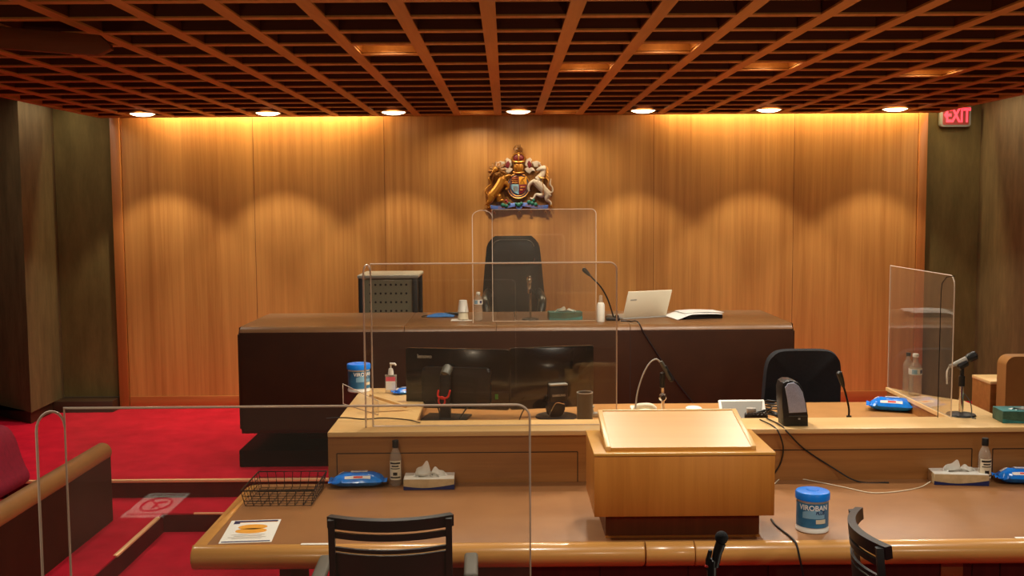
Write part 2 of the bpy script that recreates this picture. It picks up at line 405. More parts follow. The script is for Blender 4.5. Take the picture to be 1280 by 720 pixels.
m = MB(); m.box(-7, XL-.05, 2.0, YW+.1, ZG+.16, ZG+.18); m.box(XR+.05, 4.6, 2, YW+.1, ZG+.16, ZG+.18)
struct('ceiling_side_slot', m, M['grey_top'])

# reflection built as a wooden blade hanging below lattice at the top-left corner
pB = az(140, 50, ZG-.06); pA = az(-60, 50, ZG-.06)
m = MB()
L = (pB-pA).length; hgt = .075
m.prism([(0, -.02), (L-.06, -hgt*.9), (L, -hgt*.55), (L-.005, -.02), (L-.05, .02), (0, .075)], 'xz', -.02, .02, .004)
o = m.build('reflection_slab', M['slab']); o.location = (pA.x, pB.y, pB.z)
tag(o, 'dark reflection built as a wooden blade with a chamfered end hanging under the ceiling lattice', 'ceiling blade')

# ------------------------------------------------------------------ ceiling lights
def downlight(loc, label, group, lens, r=.078):
    t = thing('downlight', label, 'ceiling light', loc, 0, group)
    a = MB(); a.lathe([(r-.001, .001), (r+.012, -.001), (r+.012, .004), (r-.001, .004)], seg=28); a.build('trim_ring', M['ring'], t)
    a = MB(); a.lathe([(0, -.020), (r*.45, -.0175), (r*.8, -.010), (r, 0), (0, .002)], seg=28); a.build('lens', lens, t)
    return t
names = ['leftmost', 'second from the left', 'third from the left', 'fourth from the left, above the crest', 'fifth from the left', 'sixth from the left', 'rightmost']
wall_l = []
for i, px in enumerate((178, 335, 492, 648, 804, 961, 1119)):
    p = az(px, 139.5-(px-640)*.0066, ZG-.004)
    downlight((p.x, p.y, ZG-.004), 'bright round downlight along the wood wall, '+names[i], 'downlights along the wood wall', M['lamp'], .098)
    light('SPOT', 'wall_spot', (p.x, p.y, ZG-.04), 50 if px in (492, 648, 804) else 58, WARM2, spot_size=math.radians(86), spot_blend=.35, shadow_soft_size=.04)
def glow_liner(t, x, y, z):
    a = MB(); h0, h1 = ZG+.012-z, ZG+.17-z; ax, by = PX/2-.031, PY/2-.028
    for q in ((-ax, -ax+.004, -by, by), (ax-.004, ax, -by, by), (-ax, ax, -by, -by+.004), (-ax, ax, by-.004, by)): a.box(*q, h0, h1)
    a.build('added_liner', M['lattice'], t)  # liner added to catch the lamp so the cell faces glow
def cell(px, py):
    p = az(px, py, ZG+.1); i = round((p.x-xb0)/PX-.5); j = round((p.y-yb0)/PY-.5)
    return xb0+(i+.5)*PX, yb0+(j+.5)*PY
seen = [((592, 124), 'recessed downlight glowing in a lattice cell left of the crest'),
        ((712, 123), 'recessed downlight glowing in a lattice cell right of the crest'),
        ((735, 66), 'brightest recessed downlight deep in the lattice above the judge'),
        ((850, 32), 'recessed downlight in the lattice cell at the top, over the lectern'),
        ((470, 33), 'recessed downlight in the lattice cell at the top, over the clerk monitors'),
        ((985, 60), 'recessed downlight in the lattice cell high over the witness box'),
        ((1205, 66), 'rightmost recessed downlight in the lattice, nearest the exit sign')]
lamps = []
for (px, py), lab in seen:
    x, y = cell(px, py); lamps.append((x, y))
    glow_liner(downlight((x, y, ZG+.085), lab, 'downlights inside the lattice', M['lamp_in'], .07), x, y, ZG+.085)
    light('SPOT', 'cell_spot', (x, y, ZG+.055), 26 if y > 7 else 95, WARM2 if y > 7 else TABLE, spot_size=math.radians(150), spot_blend=.6, shadow_soft_size=.05)
_va, _vb = az(210, 617, ZT), az(180, 647, ZT); cx_n, cy_n = (_va.x+_vb.x)/2, 2*2.70-(_va.y+_vb.y)/2
# further lamps of the same rows in front of the camera's frame
for x, y, e in ((-.9, 3.3, 70), (.6, 3.0, 80), (1.9, 3.3, 65), (2.9, 4.2, 35), (-2.6, 5.2, 24), (-2.6, 7.6, 70)):
    light('SPOT', 'cell_spot', (x, y, ZG-.02), e, TABLE, spot_size=math.radians(110), spot_blend=.6, shadow_soft_size=.06)
# cove strips above the wood wall
def cove(x0, x1, e):
    light('AREA', 'cove_strip', ((x0+x1)/2, YW-.07, ZG+.16), e, (1.0, .86, .46), shape='RECTANGLE', size=x1-x0, size_y=.04, rot=(math.radians(12), 0, 0))
cove(ay(190, 148, YW).x, ay(475, 148, YW).x, 32)
cove(ay(822, 148, YW).x, ay(1162, 148, YW).x, 32)
for x_, e_ in ((1.5, 52), (-2.0, 26)):
    light('SPOT', 'bounce_fill', (x_, 2.0, .82), e_, (1.0, .9, .7), rot=(PI-.25, 0, 0), spot_size=math.radians(150), spot_blend=1, shadow_soft_size=.06)  # added upward fill, stands in for bounce light on the lattice
light('SPOT', 'notice_fill', (cx_n, cy_n, 2.7), 330, TABLE, spot_size=math.radians(30), spot_blend=.5, shadow_soft_size=.05)  # added lamp, brightens the notice so its mirror image shows
for x_, y_ in ((-4.5, 7.4), (-3.85, 8.5), (4.0, 8.3)):
    light('AREA', 'side_slot', (x_, y_, ZG+.14), 6 if x_ < 0 else 10, (1.0, .92, .70), shape='RECTANGLE', size=.25, size_y=1.6)
for x_ in (-2.6, 2.6):
    light('SPOT', 'rear_fill_spot', (x_, -.9, 2.9), 75, (1.0, .84, .66), rot=(math.radians(52), 0, 0), spot_size=math.radians(120), spot_blend=1, shadow_soft_size=.05)  # added frontal fill from behind the camera
w = bpy.data.worlds.new('world'); bpy.context.scene.world = w; w.use_nodes = True
w.node_tree.nodes['Background'].inputs['Color'].default_value = (1.0, .76, .54, 1)
w.node_tree.nodes['Background'].inputs['Strength'].default_value = .06

# ------------------------------------------------------------------ exit sign
yE = YW+.06
p0, p1 = ay(1173, 159, yE), ay(1211, 132, yE)
t = thing('exit_sign', 'lit red EXIT sign with arrow high in the dark recess', 'exit sign', (p0.x, yE, p0.z))
W_, H_ = p1.x-p0.x, p1.z-p0.z
a = MB(); a.prism(rrect(W_, H_, .02, x0=W_/2), 'xz', -.05, .0, .006); a.build('case', M['exit_case'], t)
a = MB(); a.prism(rrect(W_-.035, H_-.035, .012, x0=W_/2, z0=.0175), 'xz', -.054, -.049); a.build('face', M['exit_face'], t)
text('EXIT', .135, M['exit_red'], t, lambda u, v, w_: Vector((W_/2+.017+u*.80, -.056-w_, H_/2+v*1.28)), bold=.004)
a = MB(); a.prism([(.024, H_/2+.01), (.044, H_/2+.04), (.044, H_/2-.02)], 'xz', -.057, -.052); a.build('arrow', M['exit_red'], t)

# ------------------------------------------------------------------ coat of arms
ca = ay(648.6, 225, YW)
t = thing('coat_of_arms', 'carved and painted royal coat of arms hanging on the wood wall', 'coat of arms', (ca.x, YW, ca.z))
def cp(u, v, y=-.03): return Vector(((u-350)*.00099, y, (360-v)*.00099))
def relief(name, mat, polys, y0=-.03, y1=-.005, bev=.004):
    a = MB()
    for pl in polys: a.prism([((u-350)*.00099, (360-v)*.00099) for u, v in pl], 'xz', y0, y1, bev, 2)
    return a.build(name, mat, t)
def ell(cx, cy, rx, ry, n=20): return [(cx+rx*math.cos(2*PI*k/n), cy+ry*math.sin(2*PI*k/n)) for k in range(n)]
relief('backing', M['gold_dark'], [[(80, 600), (125, 300), (240, 260), (300, 130), (400, 130), (460, 260), (580, 300), (620, 600), (350, 630)]], -.012, -.001, .003)
relief('garter', M['garter'], [ell(345, 415, 104, 112)], -.034, -.012, .006)
a = MB(); a.tube([cp(*p, -.036) for p in ell(345, 415, 104, 112)+[(449, 415)]], .0055, 6); a.tube([cp(*p, -.036) for p in ell(345, 415, 82, 90)+[(427, 415)]], .004, 6)
a.build('garter_rim', M['goldleaf'], t)
sh = relief('shield', M['crimson'], [[(282, 335), (347, 335), (347, 400), (282, 400)], [(350, 400), (418, 400), (414, 440), (385, 478), (350, 490)]], -.046, -.02, .003)
relief('shield_quarter', M['orange'], [[(350, 335), (418, 335), (418, 400), (350, 400)]], -.046, -.02, .003)
relief('shield_quarter', M['blue_pale'], [[(282, 400), (347, 400), (347, 490), (310, 476), (284, 440)]], -.046, -.02, .003)
a = MB()
for v in (350, 368, 386): a.tube([cp(290, v, -.048), cp(300, v-4, -.05), cp(318, v+3, -.05), cp(338, v-2, -.048)], .004, 6)
for u, v in ((372, 425), (396, 425), (372, 450)): a.tube([cp(u-9, v, -.048), cp(u+9, v, -.048)], .005, 6)
a.tube([cp(362, 390, -.048), cp(378, 350, -.05), cp(398, 392, -.048)], .004, 6); a.tube([cp(384, 348, -.048), cp(404, 342, -.048)], .006, 6)
for k in range(4): a.tube([cp(300+k*11, 412, -.049), cp(304+k*10, 462, -.049)], .0022, 5)
a.build('shield_charges', M['goldleaf'], t)
# helmet and crown
a = MB(); a.ball(cp(348, 250, -.03), (.045, .03, .05), 16)
for du in (-24, -8, 8, 24): a.tube([cp(348+du, 225, -.055), cp(348+du*1.1, 262, -.062), cp(348+du, 292, -.05)], .004, 6)
a.tube([cp(300, 292, -.035), cp(348, 300, -.06), cp(396, 292, -.035)], .009, 8); a.build('helmet', M['goldleaf'], t)
a = MB(); a.mi = 1; a.ball(cp(348, 165, -.03), (.05, .028, .038), 16)
a.mi = 0; a.tube([cp(300, 196, -.035), cp(325, 200, -.055), cp(348, 202, -.06), cp(372, 200, -.055), cp(396, 196, -.035)], .011, 8)
for s in (-1, 1): a.tube([cp(348+s*48, 190, -.035), cp(348+s*58, 160, -.04), cp(348+s*44, 130, -.045), cp(348+s*10, 126, -.05), cp(348, 136, -.055)], .007, 8)
a.tube([cp(348, 196, -.062), cp(348, 160, -.066), cp(348, 132, -.055)], .006, 8)
a.ball(cp(348, 122, -.045), .012); a.build('crown', [M['goldleaf'], M['crimson']], t)
a = MB()  # crest lion standing on the crown
a.tube([cp(318, 92, -.03), cp(340, 88, -.035), cp(362, 84, -.035), cp(378, 76, -.035)], [.014, .016, .02, .016], 8)
for u, v in ((322, 112), (336, 114), (362, 112), (376, 110)): a.tube([cp(u+2, 92, -.032), cp(u, v, -.034)], [.009, .007], 6)
a.ball(cp(352, 70, -.045), .019); a.tube([cp(316, 92, -.03), cp(304, 80, -.03), cp(316, 62, -.03), cp(326, 54, -.03)], .006, 6)
for du in (-12, 0, 12): a.tube([cp(350+du, 56, -.045), cp(350+du*1.4, 44, -.045)], [.006, .003], 6)
a.build('crest_lion', M['gold_dark'], t)
# mantling
for s in (-1, 1):
    f = lambda u, v: (348+s*(u-348), v)
    leaves = [[f(*p) for p in q] for q in ([(405, 225), (420, 180), (452, 160), (470, 182), (452, 200), (470, 230), (430, 250)], [(400, 262), (440, 240), (478, 252), (500, 285), (462, 275), (450, 305), (420, 290)], [(468, 200), (510, 190), (548, 205), (520, 225), (530, 250), (486, 245)])]
    relief('mantling', M['cream_paint'], leaves, -.038, -.01, .005)
    relief('mantling_lining', M['crimson'], [[f(*p) for p in q] for q in ([(424, 215), (440, 185), (458, 205), (470, 240), (440, 258)],)], -.043, -.02, .004)
# lion supporter
def animal(name, mat, limbs, balls):
    a = MB()
    for pts, rs in limbs:
        P = spline([cp(u, v, y) for u, v, y in pts], 4); n = len(P)
        R_ = []
        for i in range(n):
            q = i/(n-1)*(len(rs)-1); j = min(int(q), len(rs)-2); R_.append((rs[j]+(rs[j+1]-rs[j])*(q-j))*.00099)
        a.tube(P, R_, 10)
    for u, v, y, r in balls: a.ball(cp(u, v, y), r*.00099)
    o = a.build(name, mat, t, 60)
    md = o.modifiers.new('fuse', 'REMESH'); md.mode = 'VOXEL'; md.voxel_size = .0035; md.use_smooth_shade = True
    return o
li = animal('lion', M['goldleaf'], [
    ([(205, 350, -.035), (175, 410, -.04), (130, 470, -.038), (100, 500, -.035)], [44, 42, 40, 42]),
    ([(105, 500, -.04), (92, 545, -.04), (70, 565, -.035), (84, 600, -.03), (118, 604, -.04)], [38, 26, 15, 13, 12]),
    ([(125, 490, -.03), (170, 505, -.035), (160, 545, -.03), (205, 540, -.03)], [30, 24, 15, 10]),
    ([(205, 375, -.045), (240, 395, -.05), (252, 425, -.05), (232, 448, -.05)], [26, 20, 14, 11]),
    ([(195, 340, -.035), (235, 330, -.04), (262, 318, -.045), (282, 330, -.045)], [24, 17, 12, 10]),
    ([(85, 500, -.025), (48, 470, -.02), (66, 425, -.02), (100, 395, -.02), (82, 350, -.02), (70, 340, -.02)], [9, 8, 8, 7, 12, 5]),
    ([(138, 262, -.06), (124, 284, -.064), (116, 294, -.064)], [22, 16, 10])],
    [(138, 262, -.056, 27)])
a = MB()
for k in range(26):
    an = 2*PI*k/26; r = 60+16*(k % 2)
    u, v = 158+r*math.cos(an), 284+r*1.1*math.sin(an)
    a.tube([cp(152+.40*r*math.cos(an), 276+.40*r*math.sin(an), -.06), cp(u, v, -.038), cp(u+6, v+16, -.028)], [.014, .011, .004], 6)
a.build('mane', M['gold_dark'], li)
animal('unicorn', M['cream_paint'], [
    ([(505, 375, -.04), (545, 420, -.042), (590, 465, -.04), (612, 490, -.036)], [40, 38, 34, 36]),
    ([(612, 490, -.04), (600, 535, -.04), (630, 560, -.035), (640, 590, -.03)], [34, 20, 11, 10]),
    ([(590, 480, -.03), (545, 500, -.035), (505, 490, -.035), (480, 528, -.03), (450, 525, -.03)], [28, 22, 12, 10, 9]),
    ([(495, 372, -.05), (455, 390, -.055), (436, 425, -.055), (440, 462, -.05)], [24, 17, 11, 10]),
    ([(520, 360, -.04), (555, 320, -.045), (575, 275, -.045)], [36, 28, 22]),
    ([(575, 262, -.05), (545, 262, -.058), (512, 276, -.06)], [24, 20, 12]),
    ([(612, 480, -.025), (650, 470, -.02), (650, 430, -.02), (630, 400, -.02), (640, 350, -.02)], [8, 8, 8, 10, 4]),
    ([(555, 246, -.05), (535, 215, -.05), (520, 190, -.05)], [7, 5, 2])], [(572, 258, -.045, 27)])
a = MB()
for k in range(8): a.tube([cp(590, 245+k*14, -.05), cp(606+3*(k % 2), 258+k*15, -.045), cp(612, 280+k*15, -.03)], [.010, .008, .003], 6)
a.tube([cp(525, 330, -.07), cp(545, 345, -.075), cp(572, 345, -.07)], .006, 6); a.tube([cp(560, 345, -.075), cp(568, 430, -.08), cp(566, 500, -.075)], .0032, 6)
a.build('mane', M['goldleaf'], t)
# scroll, plants and gilt ends
rb = lambda pts, wd: [(u, v-wd) for u, v in pts]+[(u, v+wd) for u, v in pts[::-1]]
relief('scroll', M['royal'], [rb([(92, 600), (150, 612), (210, 604), (270, 586), (330, 580)], 17), rb([(368, 580), (430, 582), (490, 600), (550, 612), (612, 600)], 17), rb([(322, 596), (350, 618), (378, 596)], 16)], -.05, -.015, .004)
a = MB()
for u, v, r in ((205, 585, 20), (235, 592, 18), (260, 570, 14), (345, 585, 22), (325, 575, 14), (370, 572, 16), (440, 560, 20), (470, 570, 18), (500, 580, 18), (480, 545, 14)): a.ball(cp(u, v, -.05), (r*.001, .012, r*.001), 10)
a.build('foliage', M['emerald'], t)
a = MB()
for u, v, r in ((232, 548, 14), (246, 560, 10)): a.ball(cp(u, v, -.058), r*.001, 10)
a.build('rose', M['crimson'], t)
for u, v in ((62, 545), (56, 580), (70, 612), (100, 640), (125, 655), (640, 600), (622, 635), (590, 652), (350, 652), (455, 648)):
    a = MB(); a.tube([cp(u-12, v+6, -.03), cp(u, v-10, -.04), cp(u+12, v+8, -.03)], [.004, .011, .004], 6); a.build('scroll_end', M['goldleaf'], t)
text('DIEU ET', .028, M['goldleaf'], t, lambda u, v, w_: cp(212, 602, -.0505)+Vector((u, -w_, v+u*.16)))
text('MON DROIT', .028, M['goldleaf'], t, lambda u, v, w_: cp(488, 602, -.0505)+Vector((u, -w_, v-u*.16)))

# ------------------------------------------------------------------ judge's bench
BX0, BX1, BY0, BY1, BZ0 = -1.828, 1.948, 7.0, 7.92, .512
t = thing('judges_bench', 'long dark brown leather judge bench with rounded edges and tan top', 'bench', ((BX0+BX1)/2, 7.4, ZP))
lx0, lx1 = BX0-(BX0+BX1)/2, BX1-(BX0+BX1)/2
def yz_round(y0, y1, z0, z1, r, n=6):
    P = []
    for cy, cz, a0 in ((y0+r, z0+r, PI), (y1-r, z0+r, -PI/2), (y1-r, z1-r, 0), (y0+r, z1-r, PI/2)):
        for k in range(n+1): P.append((cy+r*math.cos(a0+PI/2*k/n), cz+r*math.sin(a0+PI/2*k/n)))
    return P
a = MB(); a.prism(yz_round(BY0-7.4, BY1-7.4, BZ0-ZP, ZB-ZP-.006, .045), 'yz', lx0, lx1, .03, 4); a.build('body', M['leather_dark'], t)
P = [(BY1-7.4-.02, ZB-ZP), (BY0-7.4+.05, ZB-ZP)]
for k in range(1, 7): an = PI/2+PI/2*.82*k/6; P.append((BY0-7.4+.05+.052*math.cos(an), ZB-ZP-.052+.052*math.sin(an)))
for k in range(6, 0, -1): an = PI/2+PI/2*.82*k/6; P.append((BY0-7.4+.05+.044*math.cos(an), ZB-ZP-.052+.044*math.sin(an)))
P += [(BY0-7.4+.05, ZB-ZP-.008), (BY1-7.4-.02, ZB-ZP-.008)]
cuts = [lx0+.012, ay(505, 400, 7.0).x-(BX0+BX1)/2, ay(620, 400, 7.0).x-(BX0+BX1)/2, ay(788, 400, 7.0).x-(BX0+BX1)/2, lx1-.012]
for c0, c1_ in zip(cuts, cuts[1:]):
    a = MB(); a.prism(P, 'yz', c0+.0012, c1_-.0012, .002, 1); a.build('top_panel', M['bench_top'], t)
a = MB()
for px in (788, ): x = ay(px, 450, 7.0).x-(BX0+BX1)/2; a.box(x-.002, x+.002, BY0-7.4-.001, BY0-7.4+.002, BZ0-ZP+.05, ZB-ZP-.06)
a.build('seam', M['line'], t)
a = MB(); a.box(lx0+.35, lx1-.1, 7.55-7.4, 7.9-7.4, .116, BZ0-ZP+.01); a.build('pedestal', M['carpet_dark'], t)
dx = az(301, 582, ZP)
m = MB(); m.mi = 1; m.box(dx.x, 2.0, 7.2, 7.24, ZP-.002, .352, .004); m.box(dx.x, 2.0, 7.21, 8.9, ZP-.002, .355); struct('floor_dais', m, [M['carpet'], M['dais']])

# ------------------------------------------------------------------ judge's chair
p = ay(642, 388, 8.45)
t = thing('judge_chair', 'high-backed black leather armchair behind the judge bench', 'chair', (p.x, 8.45, .355))
zt = ay(642, 295, 8.45).z-.355
a = MB()
def jb(u, v):
    wv = .262-.055*v**1.5 if v > .25 else .255
    e = 1-max(0, (v-.86)/.14)**2.2*.28
    x = (u*2-1)*wv*e
    return Vector((x, -.02-.05*(1-(u*2-1)**4)*(1-(2*v-1)**6)-.0*v+.06*v, zt-.72+.72*v))
a.grid(jb, 20, 24, thick=.06)
a.build('backrest', M['black_leather'], t, 60)
a = MB(); a.prism(rrect(.36, .2, .06, top=.93, z0=zt-.23), 'xz', -.065, .0, .02, 4); a.build('headrest', M['black_leather'], t)
for s in (-1, 1):
    a = MB(); a.tube(spline([(s*.2, -.0, zt-.45), (s*.215, -.1, zt-.47), (s*.225, -.3, zt-.5), (s*.21, -.36, zt-.6)]), .034, 10); a.build('armrest', M['black_leather'], t)
a = MB(); a.prism([(x, y) for x, y in rrect(.54, .5, .08, z0=-.48)], 'xy', zt-.75, zt-.64, .03, 3); a.build('seat', M['black_leather'], t)
a = MB(); a.tube([(0, -.2, .08), (0, -.2, zt-.75)], .03, 12); a.build('column', M['chrome'], t)
for k in range(5):
    an = 2*PI*k/5; a = MB(); a.tube([(0, -.2, .1), (.28*math.cos(an), -.2+.28*math.sin(an), .07)], [.025, .015], 8)
    a.ball((.28*math.cos(an), -.2+.28*math.sin(an), .03), .03); a.build('base_arm', M['black'], t)

# ------------------------------------------------------------------ equipment cart behind bench
yc = 8.2
pl, pr = ay(446, 344, yc), ay(523, 343, yc)
t = thing('equipment_cart', 'grey topped cart with black frame and perforated panel behind the bench', 'cart', ((pl.x+pr.x)/2, yc, ZP+.115))
wv = (pr.x-pl.x)/2; zt = pl.z-ZP-.115
a = MB(); a.box(-wv, wv, 0, .52, zt-.03, zt, .012, 3); a.build('top', M['grey_top'], t)
for sx in (-1, 1):
    for y in (.03, .48):
        a = MB(); a.box(sx*(wv-.03)-.022, sx*(wv-.03)+.022, y-.02, y+.02, .05, zt-.03, .004); a.build('post', M['black'], t)
        a = MB(); a.ball((sx*(wv-.03), y, .026), .026); a.build('caster', M['black'], t)
a = MB(); n1, n2 = 8, 13; w2 = wv-.05
a.mi = 0; a.box(-w2, w2, .03, .036, .2, zt-.035)
a.mi = 1
for i in range(n1):
    for j in range(n2):
        a.lathe([(0, 0), (.009, 0), (.009, .0015), (0, .0015)], seg=8, T=Matrix.Translation((-w2+.05+i*(2*w2-.1)/(n1-1), .0305, .25+j*(zt-.33)/(n2-1))) @ Matrix.Rotation(PI/2, 4, 'X'))
a.build('perforated_panel', [M['cart_panel'], M['black']], t)
a = MB(); a.box(-wv+.04, wv-.04, .04, .47, .18, .2); a.build('shelf', M['black'], t)
a = MB(); a.box(-wv+.035, wv-.035, .455, .465, .2, zt-.03); a.build('rear_panel', M['black'], t)

# ------------------------------------------------------------------ acrylic screens
def screen(name, label, x0, x1, y, z0, z1, flange=None, side=-1, er=.005):
    t = thing(name, label, 'screen', ((x0+x1)/2, y, z0)); w_ = x1-x0; h = z1-z0; r = .035
    def outline(rr):  # rounded at the free top corners
        P = [(-w_/2, 0), (w_/2, 0)]
        for cx, a0 in ((w_/2-rr, 0), (-w_/2+rr, PI/2)):
            if flange and ((cx < 0) == (side < 0)): P.append((side*w_/2, h)); continue
            for k in range(7): P.append((cx+rr*math.cos(a0+PI/2*k/6), h-rr+rr*math.sin(a0+PI/2*k/6)))
        return P
    O = outline(r)
    a = MB(); a.prism(O, 'xz', -.003, .003); a.build('sheet', M['clear'], t)
    a = MB(); a.tube([(u, 0, v) for u, v in O+[O[0]]], er, 6); a.build('polished_edge', M['clear_edge'], t)
    if flange:
        fx, fy = flange; xx = side*w_/2
        Pf = [(0, 0), (1, 0), (1, h-.05)]+[(.5+.5*math.cos(PI*k/10), h-.05+.046*math.sin(PI*k/10)) for k in range(1, 10)]+[(0, h-.05)]
        a = MB(); a.poly([(xx+q*fx, q*fy, v) for q, v in Pf]); a.build('return_wing', M['clear'], t)
        a = MB(); a.tube([(xx+q*fx, q*fy, v) for q, v in Pf[1:]], er, 6); a.build('wing_edge', M['clear_edge'], t)
    return t
p, q, e = ay(463, 330, 4.97), ay(771, 326, 4.97), ay(463, 534, 4.97)
screen('clear_screen', 'clear acrylic screen on the clerk desk in front of two monitors', p.x, q.x, 4.97, ZC+.001, p.z, (-.032, -.02))
YS = 2.70
p, q = ay(80, 510, YS), ay(662, 506, YS)
screen('clear_screen', 'nearest large clear acrylic screen, cut off by the bottom of the picture', p.x, q.x, YS, ZT+.001, (p.z+q.z)/2, (-.052, -.05), er=.0035)
p, q = ay(615, 262, 7.25), ay(745, 262, 7.25)
screen('clear_screen', 'faint clear acrylic screen on the judge bench before the black chair', p.x, q.x, 7.25, ZB+.001, p.z, (-.135, -.1), er=.003)
# witness screen, along the wing
pA, pB = az(1186, 522, ZC), az(1112, 484, ZC)
xs_ = (pA.x+pB.x)/2; hz = ay(1184, 345, pA.y).z-ZC
t = thing('clear_screen', 'clear acrylic screen standing along the witness wing beside the bottles', 'screen', (xs_, pA.y, ZC))
D_ = pB.y-pA.y
Pw = [(0, 0), (D_, 0), (D_, hz)]+[(.05-.05*math.sin(PI/2*k/5), hz-.05+.05*math.cos(PI/2*k/5)) for k in range(0, 6)]
a = MB(); a.prism(Pw, 'yz', -.003, .003); a.build('sheet', M['clear'], t)
a = MB(); a.tube([(0, u, v) for u, v in Pw+[Pw[0]]], .003, 6); a.build('polished_edge', M['clear_edge'], t)
Pf = [(0, -.085), (0, hz), (-.04, hz-.005), (-.062, hz-.035), (-.066, hz-.08), (-.066, -.0)]
a = MB(); a.poly([(u, 0, max(v, 0.001)) for u, v in Pf]); a.build('return_wing', M['clear'], t)
a = MB(); a.tube([(u, 0, max(v, .001)) for u, v in Pf[1:]], .002, 6); a.build('wing_edge', M['black_gloss'], t)

# ------------------------------------------------------------------ clerk desk
DX0, DX1 = -.855, 3.75
WX = -.455
t = thing('clerk_desk', 'oak clerk desk with pale cap and panelled front below the bench', 'desk', (0, TB, 0))
Z = 0
a = MB(); a.box(DX0, DX1, 0, .22, ZP*0, ZC-.024); a.build('front_panel', M['desk_wood'], t)
a = MB(); a.box(DX0, DX1, -.012, .245, ZC-.024, ZC, .004); a.build('cap', M['cap_wood'], t)
a = MB(); a.box(DX0+.001, WX-.01, .22, 1.16, ZP, ZC-.024); a.build('side_panel', M['desk_wood'], t)
a = MB(); a.box(DX0, WX, .246, 1.17, ZC-.024, ZC, .004); a.build('wing_top', M['cap_wood'], t)
a = MB(); a.box(WX-.008, 2.262, .22, 1.05, ZW-.03, ZW, .003); a.build('work_surface', M['leather_work'], t)
wp = [az(1107, 483.5, ZC), az(1152, 493, ZC), az(1206, 501, ZC), az(1241, 517, ZC)]
poly = [(wp[0].x, .245), (wp[0].x, wp[0].y-TB)]+[(q.x, q.y-TB) for q in wp[1:]]+[(wp[3].x-.02, .245)]
a = MB(); a.prism(poly, 'xy', ZC-.024, ZC, .003, 1); a.build('wing_top', M['cap_wood'], t)
a = MB(); a.prism([(x+(.01 if i < 2 else -.01), y) for i, (x, y) in enumerate(poly)], 'xy', ZP, ZC-.024); a.build('side_panel', M['desk_wood'], t)
def inlay(pa, pb):
    x0, z1 = pa.x, pa.z; x1 = pb.x; g = .0022
    a = MB(); z0 = ZT+.0
    a.box(x0, x1, -.0008, .002, z1-g, z1+g); a.box(x0-g, x0+g, -.0008, .002, z0, z1); a.box(x1-g, x1+g, -.0008, .002, z0, z1)
    a.build('inlay_line', M['line'], t)
for (xa, ya), (xb, yb) in (((421, 567), (722, 564.5)), ((968-40, 563), (1215, 561.5)), ((1241, 561), (1420, 560))):
    inlay(ay(xa, ya, TB), ay(xb, yb, TB))

# ------------------------------------------------------------------ counsel table
TX0, TX1 = -1.237, 3.9
t = thing('counsel_table', 'wide table with brown leather top and rounded oak front edge', 'table', (0, TF, 0))
a = MB(); a.box(TX0+.055, TX1, .004, TB-TF-.002, ZT-.03, ZT, .002); a.build('leather_top', M['leather_tan'], t)
prof = [(0.004, ZT+.001)]+[(0-.046*math.sin(PI*k/14), ZT-.047+.048*math.cos(PI*k/14)) for k in range(15)]+[(.05, ZT-.095), (.05, ZT-.035), (.004, ZT-.035)]
cut = [TX0, ay(806, 695, TF).x, ay(867, 695, TF).x, TX1]
for c0, c1_ in zip(cut, cut[1:]):
    a = MB(); a.prism(prof, 'yz', c0+.0015, c1_-.0015, .004 if c0 > TX0 else .012, 2); a.build('rounded_edge', M['edge_wood'], t)
a = MB(); a.prism([(TX0+.004, 0), (TX0+.055, 0), (TX0+.055, TB-TF-.002), (TX0+.05, TB-TF-.002), (TX0+.015, TB-TF-.02), (TX0+.004, TB-TF-.06)], 'xy', ZT-.06, ZT+.001, .006, 2); a.build('side_edge', M['edge_wood'], t)
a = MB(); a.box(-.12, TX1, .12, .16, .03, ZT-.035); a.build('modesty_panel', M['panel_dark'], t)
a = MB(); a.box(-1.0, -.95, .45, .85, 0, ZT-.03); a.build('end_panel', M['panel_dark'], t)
for px in (750, 860, 960, 1075, 1215, 1250):
    a = MB(); x = ay(px, 715, TF+.12).x; a.box(x-.002, x+.002, .118, .121, .03, ZT-.04); a.build('panel_seam', M['line'], t)
x = ay(1189, 716, TF+.12)
a = MB(); a.box(x.x-.045, x.x+.045, .112, .12, .52, .625, .003); a.build('outlet_plate', M['desk_wood'], t)

# near counsel table under the nearest screen (below the picture)
t = thing('counsel_table', 'near table that carries the closest clear screen and the foreground microphone', 'table', (0, 1.6, 0))
a = MB(); a.box(-2.2, 2.2, -1.15, 1.2, ZT-.04, ZT-.0, .015, 3); a.build('top', M['panel_dark'], t)
for sx in (-2.0, 2.0):
    a = MB(); a.box(sx-.03, sx+.03, -1.0, 1.0, 0, ZT-.04); a.build('end_panel', M['panel_dark'], t)
# warning notice lying on it, seen mirrored in the screen
va, vb = az(210, 617, ZT), az(180, 647, ZT)
cx, cyv = (va.x+vb.x)/2, (va.y+vb.y)/2; L_ = va.y-vb.y
t = thing('warning_notice', 'white notice with red crossed circle mirrored in the nearest clear screen', 'notice', (cx, 2*YS-cyv, ZT))
a = MB(); a.box(-.095, .095, -L_/2, L_/2, 0.0005, .0015); a.build('sheet', M['paper'], t)
a = MB(); a.tube([(.062*math.cos(2*PI*k/28), .1*math.sin(2*PI*k/28), .002) for k in range(29)], .006, 4); a.tube([(-.044, -.07, .002), (.044, .07, .002)], .005, 4)
a.tube([(0, .05, .002), (0, -.02, .002), (.035, -.04, .002)], .007, 4); a.tube([(0, -.01, .002), (-.03, -.05, .002)], .005, 4)
a.build('crossed_circle', M['red_print'], t)
a = MB()
for v in (-.15, .14): a = MB(); a.box(-.08, .08, v*L_/.36-.012, v*L_/.36+.004, .0015, .002); a.build('text_line', M['grey_dark'], t)

